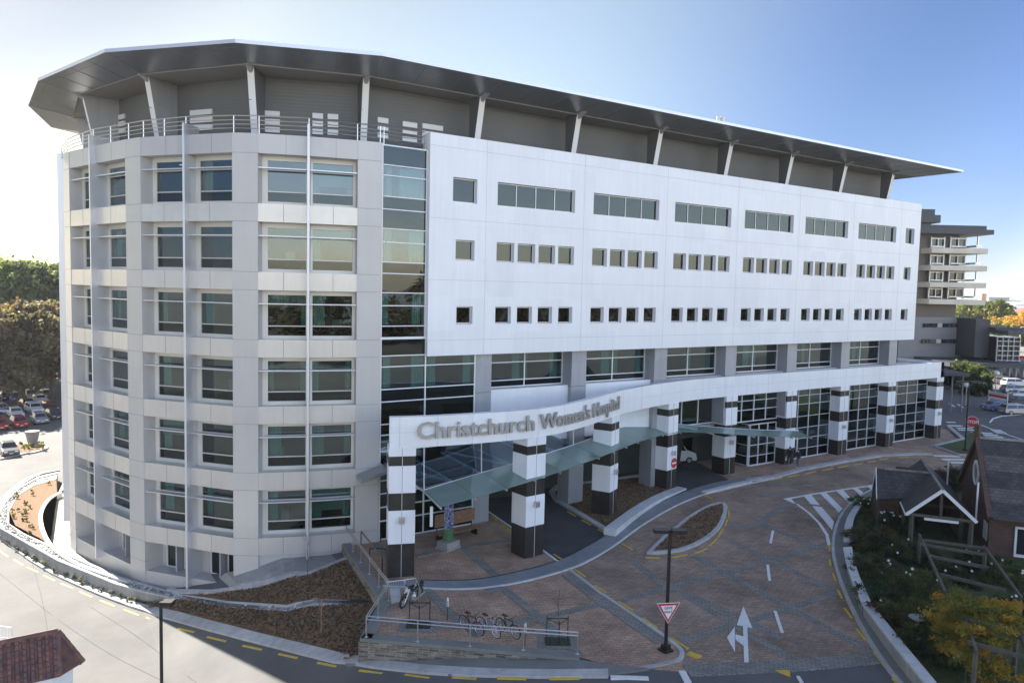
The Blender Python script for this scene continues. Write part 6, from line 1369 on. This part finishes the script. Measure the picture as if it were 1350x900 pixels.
p = onG(43, 586); t = thing('stone_marker', 'squat tapering pale concrete planter on the island of the left car park', 'planter', p); mb = MB(); mb.lathe((0,0,0), [(.4,0), (.5,.2), (.75,1.5), (.8,1.7), (.6,1.7)], 14); mb.build('planter_body', 'concrete', t)
for px, py in ((30,590), (36,592), (50,592), (56,593), (33,596)): p = onG(px, py); tuft('small yellow-green plant on the car park island', p.x, p.y, p.z+.1, .9, [(.16,.16,.05), (.10,.12,.05)], 'plants on the car park island')
# white picket rail bottom left
t = thing('picket_rail', 'white metal picket rail at the far left beside the tiled roof', 'railing'); a, b = onG(-12, 846), onG(16, 850); mb = MB()
for h in (.35, 1.0): mb.tube((a.x,a.y,a.z+h), (b.x,b.y,b.z+h), .03)
for i in range(16): q = a.lerp(b, i/15); mb.tube((q.x,q.y,q.z), (q.x,q.y,q.z+1.0), .018, n=5)
mb.build('pickets', 'whitepaint', t)

# ================================================================== tiled roof of the small building bottom left
t = thing('gatehouse', 'small white building with a hipped red clay tile roof in the bottom left corner', 'building')
zt_, ze_ = 1.3, -.0
A0 = onZ(33, 847, zt_); B0 = onZ(76, 833, zt_); Ee = onZ(109, 873, ze_-.3); 
ax = (B0-A0); ax.z = 0; ax.normalize()
hipR = Vector((B0.x, B0.y, zt_)); hipL = hipR-ax*2.2
per_ = Vector((ax.y, -ax.x, 0)); 
if per_.dot(Vector((CAM.x-B0.x, CAM.y-B0.y, 0))) < 0: per_ = -per_
span = 3.0
# ridge from hipR going to the left-near; plan pyramid hip roof
C_near_r = Ee; cen = hipR
u = (Vector((Ee.x, Ee.y, 0))-Vector((hipR.x, hipR.y, 0)))
ul = u.length; ud = u.normalized(); vd = Vector((-ud.y, ud.x, 0))
e_r = Vector((Ee.x, Ee.y, ze_-.3)); back = Vector((hipR.x, hipR.y, 0))+vd*ul*.9; front = Vector((hipR.x, hipR.y, 0))-vd*ul*.9
back.z = ze_-.3; front.z = ze_-.3
lft = -ud*6; rid_l = hipR+lft
pts_ = [(hipR, e_r, back), (hipR, front, e_r)]
mb = MB()
def tiled(mb, top, a, b, rows=9, cols_n=16):   # triangular slope with barrel tiles from eave a-b to top
    for i in range(cols_n):
        f = (i+.5)/cols_n; e = a.lerp(b, f); lim = 1-abs(2*f-1)
        dirv = (top-((a+b)/2)); q = e+dirv*lim*.99
        if lim < .06: continue
        nseg = max(1, int(rows*lim))
        for k in range(nseg):
            s0, s1 = e+dirv*lim*(k/nseg), e+dirv*lim*((k+1)/nseg)
            mb.tube(s0+Vector((0,0,.05)), s1+Vector((0,0,.02)), (a-b).length/cols_n*.42, (a-b).length/cols_n*.34, 6)
for top, a, b in pts_: slab(mb, [top, a, b], .12)
quadL = [(hipR, rid_l, rid_l+(front-hipR), front), (hipR, back, rid_l+(back-hipR), rid_l)]
for q in quadL: slab(mb, list(q), .12)
rf = fix(mb.build('roof', 'terracotta', t)); mb = MB()
for top, a, b in pts_: tiled(mb, top, a, b, 7, 14)
for (q0, q1, q2, q3) in ((front, rid_l+(front-hipR), rid_l, hipR), (back, rid_l+(back-hipR), rid_l, hipR)):
    n_ = int((q1-q0).length/.27)
    for i in range(n_):
        f = (i+.5)/n_; e = q0.lerp(q1, f); tp = q3.lerp(q2, f)
        for k in range(8): mb.tube(e.lerp(tp, k/8)+Vector((0,0,.05)), e.lerp(tp, (k+1)/8)+Vector((0,0,.02)), .115, .09, 6)
fix(mb.build('tiles', 'terracotta', rf)); mb = MB()
for a, b in ((hipR, e_r), (hipR, front), (hipR, back), (hipR, rid_l)):
    n_ = int((b-a).length/.35)
    for k in range(n_): mb.tube(a.lerp(b, k/n_)+Vector((0,0,.08)), a.lerp(b, (k+1)/n_)+Vector((0,0,.05)), .10, .13, 7)
mb.build('ridge_tiles', 'terracotta', rf)
inn = [Vector((p.x, p.y, 0)) for p in (e_r, back, rid_l+(back-hipR), rid_l+(front-hipR), front)]; cc = sum(inn, Vector())/5; inn = [cc+(p-cc)*.88 for p in inn]
mb = MB(); mb.prism([(p.x, p.y) for p in inn], -4.3, ze_-.35); fix(mb.build('wall', 'whitepaint', t))

# ================================================================== RIGHT: neighbouring ward tower, far city
D0 = 170.0; ER = Vector((CR.x, CR.y, 0)).normalized(); EF = Vector((CF.x, CF.y, 0)).normalized()
def bx(mb, px0, px1, py_t, py_b, d0, d1, mi=0):    # a real box standing D0 m away: front plane d0 m behind D0, back d1 m
    a = dep(px0, py_t, D0); b = dep(px1, py_t, D0); zb = dep((px0+px1)/2, py_b, D0).z; zt = dep((px0+px1)/2, py_t, D0).z
    A = Vector((a.x, a.y, 0))+EF*d0; L = (Vector((b.x-a.x, b.y-a.y, 0))).dot(ER); B_ = A+ER*L
    if py_b > 497 or py_b == 492: zb = .2
    C_ = B_+EF*(d1-d0); E_ = A+EF*(d1-d0); mb.hexa([V3(p, zb) for p in (A, B_, C_, E_)]+[V3(p, zt) for p in (A, B_, C_, E_)], mi)
t = thing('ward_tower', 'grey ward tower with cream balconies beyond the right end of the main building', 'building')
MT['greycon'] = mat('grey_concrete_wall', (.27,.27,.27), .85, var=.12, scale=.15); MT['browncon'] = mat('brown_concrete', (.21,.185,.16), .85, var=.1, scale=.1); MT['creamcon'] = mat('cream_concrete', (.66,.60,.49), .8, var=.1, scale=.3); MT['darkcon'] = mat('dark_cladding', (.035,.04,.05), .5, var=.15, scale=.2)
mb = MB(); bx(mb, 1150, 1272, 303, 419, 1.5, 26); fix(mb.build('tower_wall', 'browncon', t)); mb = MB(); bx(mb, 1150, 1276, 418, 492, 1.0, 26); fix(mb.build('podium_wall', 'greycon', t))
mb = MB(); mb.box(50, 108, 34, 62, 0, 32.5); mb.build('unseen_shade_wing', 'greycon', t)  # unseen block added behind the main building to shade the right-hand road
mb = MB(); bx(mb, 1150, 1292, 297.5, 303, -2.5, 30); bx(mb, 1150, 1298, 303, 309, -3.5, 31); bx(mb, 1150, 1233, 275, 283, 0, 20); bx(mb, 1150, 1238, 283, 293, -.8, 21); mb.build('roof', 'darkcon', t)
mb = MB(); bx(mb, 1150, 1231, 293, 300, 1, 19); mb.build('plant_room', 'browncon', t); mb = MB(); bx(mb, 1250, 1290, 299, 300.5, 0, 1); mb.build('roof_rail', 'darkcon', t)
for i, y in enumerate((328, 350.5, 372.5, 394.5)):
    s = i*1.2; mb = MB(); bx(mb, 1219.5-s, 1292.5-s*.9, y, y+6.6, -2.8, 20); fix(mb.build('balcony', 'creamcon', t))
    for a, b in ((1230, 1248.5), (1255.5, 1277)):
        mb = MB(); yt, yb = y-16, y-1
        for q in ((a, a+1.2, yt, yb), (b-1.2, b, yt, yb), (a+1.2, b-1.2, yt+1.5, yt+2.8), (a+1.2, b-1.2, yb-2.9, yb-1.5), ((a+b)/2-.4, (a+b)/2+.4, yt+2.8, yb-2.9)): bx(mb, q[0]-s, q[1]-s, q[2], q[3], .6, 1.0)
        f = fix(mb.build('window', 'fin', t)); mb = MB(); bx(mb, a+1.2-s, b-1.2-s, yt+1, yb-1.5, 1.05, 1.3); mb.build('pane', 'glassdark', f)
    mb = MB(); bx(mb, 1280-s, 1287-s, y-4, y-2, -2, 16); bx(mb, 1284-s, 1285-s, y-16, y-4, -1.6, -1.2); bx(mb, 1281-s, 1283-s, y-16, y-3, 14, 15); mb.build('balcony_screen', 'steel', t)
for r_, y in enumerate((426.5, 447.5)):
    for a, b in ((1220, 1224), (1225.5, 1228), (1229.5, 1238.5), (1245.5, 1254), (1256, 1260), (1262, 1266)):
        a -= r_*1.6; b -= r_*1.6; mb = MB(); bx(mb, a, b, y, y+5, .7, 1.1); mb.build('window', 'carglass', t)
    mb = MB(); bx(mb, 1238.8-r_*1.6, 1245.2-r_*1.6, y, y+5, .8, 1.1); mb.build('wall_panel', 'whitecap', t)
mb = MB(); bx(mb, 1265.5, 1284, 419, 468, -6, 8); mb.build('stair_block', 'darkcon', t)
mb = MB(); bx(mb, 1284, 1313, 441, 473, -8, 18); fix(mb.build('pavilion_glazing', 'glassdark', t)); mb = MB()
for y in (441, 446, 452, 458, 464, 470): bx(mb, 1284, 1313.4, y, y+.7, -8.3, -8.0)
for x in (1284, 1291, 1298, 1305, 1312.6): bx(mb, x, x+.6, 441, 473, -8.35, -8.0)
mb.build('pavilion_frame', 'fin', t)
mb = MB(); bx(mb, 1283, 1326, 432.5, 437, -12, 24); bx(mb, 1283, 1318, 429.5, 432.5, -8, 20); mb.build('pavilion_roof', 'darkcon', t)
mb = MB(); bx(mb, 1205, 1330, 471, 476, -14, 0); mb.build('walkway_roof', 'darkcon', t); mb = MB()
for x in (1285, 1293, 1302, 1311, 1318): bx(mb, x, x+1.2, 476, 492, -12, -11)
mb.build('walkway_post', 'whitecap', t)
t2 = thing('flat_shelter', 'small flat-roofed shelter among shrubs just beyond the striped corner pillar', 'building'); mb = MB()
D0 = 105.0; 
for x in (1262, 1276):
    for d in (1, 8): mb = MB(); bx(mb, x, x+.8, 495, 510, d, d+.3); mb.build('post', 'greycon', t2)
mb = MB(); bx(mb, 1225, 1279, 491.5, 495.5, 0, 9); mb.build('roof', 'darkcon', t2); D0 = 170.0
gt = 'shrubs along the right-hand access road'
for a in (('dark shrub mass beside the far end of the white fascia', 1258, 512, 3.8, 4.4, GD, 6000, .30), ('leafy shrub in front of the low annex', 1275, 500, 3.5, 4.2, GO, 6000, .30), ('dark shrub behind the globe lamp post', 1284, 520, 3.0, 3.2, GD, 6000, .28), ('round green shrub beside the silver car', 1300, 502, 3.6, 2.6, GO, 5000, .30), ('tall shrub between the annex and the parked cars', 1290, 488, 4.5, 4.5, GD, 6000, .35),
          ('low green planting on the annex roof edge', 1215, 478, 4, 9.4, GD, 3000, .35)): shrub(*a, group=gt, nm='roadside_shrub')
og = [(.36,.20,.03), (.42,.26,.05), (.20,.16,.04), (.30,.15,.03)]; dgc = [(.05,.08,.02), (.10,.12,.03), (.16,.15,.04)]
gq = 'trees beyond the ward tower'
atree('golden autumn tree above the distant parked cars', 1338, 428, 290, 12, og, 22000, 1.1, .4, gq, th=.15); atree('golden autumn tree at the right edge of the view', 1365, 424, 275, 13, og, 18000, 1.1, .4, gq, th=.15)
atree('dark layered cedar behind the glass pavilion', 1297, 405, 330, 13, dgc, 20000, 1.1, .4, gq, th=.2); atree('yellow-green tree low beside the glass pavilion', 1316, 432, 270, 8, [(.20,.18,.04), (.12,.14,.04)], 9000, 1.0, .4, gq, th=.1); atree('dark tree left of the cedar behind the stair block', 1280, 408, 340, 12, dgc, 12000, 1.2, .4, gq)
# distant city: separate houses and sheds
MT['shed'] = mat('pale_shed_roof', (.55,.54,.52), .7, var=.15, scale=.02); MT['shed2'] = mat('grey_shed', (.30,.31,.33), .8, var=.15, scale=.02)
rr = random.Random(5); k = 0
for i in range(46):
    px = rr.uniform(1276, 1420) if i < 34 else rr.uniform(-70, 60); D = rr.uniform(380, 1500); hgt = rr.uniform(5, 11); w_ = rr.uniform(18, 60)
    c = dep(px, 395, D); mt = rr.choice(('shed', 'shed', 'shed2', 'creamcon')); rf_ = rr.choice(('shed', 'shed', 'shed2', 'terracotta'))
    side = ['pale', 'white', 'grey', 'cream'][('shed', 'shed', 'shed2', 'creamcon').index(mt)]
    t = thing('distant_building', 'tiny pale low building among the distant city roofs', 'building', (c.x, c.y, .4), rr.uniform(0, 3), 'distant low buildings of the city')
    mb = MB(); mb.box(-w_/2, w_/2, -w_*.3, w_*.3, 0, hgt); mb.build('wall', mt, t); mb = MB(); mb.hexa([(-w_/2-.5,-w_*.3-.5,hgt), (w_/2+.5,-w_*.3-.5,hgt), (w_/2+.5,w_*.3+.5,hgt), (-w_/2-.5,w_*.3+.5,hgt), (-w_/2,-.3,hgt+3), (w_/2,-.3,hgt+3), (w_/2,.3,hgt+3), (-w_/2,.3,hgt+3)]); mb.build('roof', rf_, t)
c = dep(1312, 396, 900); t = thing('stadium_block', 'long grey distant block on the horizon right of the ward tower', 'building', (c.x, c.y, .4), math.atan2(ER.y, ER.x)); mb = MB(); mb.box(-14, 24, -10, 10, 0, 14); mb.box(-14, 10, -10, 10, 14, 17.5, 0); mb.build('wall', 'shed2', t); mb = MB(); mb.box(-15, 11, -11, 11, 17.5, 18.3); mb.box(11, 25, -11, 11, 14, 14.6); mb.build('roof', 'fin', t)
c = dep(1295.5, 404, 620); t = thing('brick_chimney', 'slender pale brick chimney above the cedar', 'chimney', (c.x, c.y, .4)); ztop = dep(1295.5, 387.5, 620).z
mb = MB(); mb.tube((0,0,0), (0,0,ztop), 3.2, 2.2, 12); mb.build('stack', mat('pale_brick', (.5,.3,.2), .8, var=.1), t)
# far hills
hp = []; n_ = 60
mb = MB()
for i in range(n_):
    a0, a1 = (1150+i*8, 1158+i*8)
    def hh(px): return 42+20*math.sin(px*.011+2.4)+10*math.sin(px*.04)+4*math.sin(px*.11)
    P0, P1 = dep(a0, 390, 3000), dep(a1, 390, 3000); Q0, Q1 = dep(a0, 390, 4200), dep(a1, 390, 4200)
    M0, M1 = dep(a0, 390, 3500), dep(a1, 390, 3500)
    mb.poly([V3(P0, 0), V3(P1, 0), V3(M1, max(8, hh(a1))), V3(M0, max(8, hh(a0)))]); mb.poly([V3(M0, max(8, hh(a0))), V3(M1, max(8, hh(a1))), V3(Q1, 0), V3(Q0, 0)])
st(mb.build('hills', mat('distant_hill', (.12,.15,.13), 1.0, var=.2, scale=.002)))
# the air itself
mb = MB(); mb.box(-4500, 5200, -3200, 5200, -6, 75); hz = mb.build('haze', 'whitepaint'); hz['kind'] = 'stuff'
hm = bpy.data.materials.new('haze_air'); hm.use_nodes = True; ht = hm.node_tree; ht.nodes.clear(); ho = ht.nodes.new('ShaderNodeOutputMaterial'); hv = ht.nodes.new('ShaderNodeVolumePrincipled')
hv.inputs['Color'].default_value = (.93, .95, 1, 1); hv.inputs['Density'].default_value = 1.1e-4; hv.inputs['Anisotropy'].default_value = .2; ht.links.new(hv.outputs[0], ho.inputs['Volume'])
hz.data.materials.clear(); hz.data.materials.append(hm)
# park woodland behind the camera, seen only as reflections in the windows
bl = []; rr = random.Random(9)
for i in range(70):
    x = CAM.x-150+i*7.5+rr.uniform(-4, 4); y = CAM.y-95-rr.uniform(0, 40)+abs(i-35)*.4; h = rr.uniform(7.5, 10); bl.append((x, y, h*.95, rr.uniform(6, 9), rr.uniform(6, 9), h))
wd = leaves('woodland', bl, 90000, 1.0, [(.11,.085,.045), (.06,.065,.035), (.14,.105,.05), (.08,.06,.035)], shell=.3); tag(wd, 'belt of brown and green park trees reflected in the windows', 'woodland', kind='stuff')
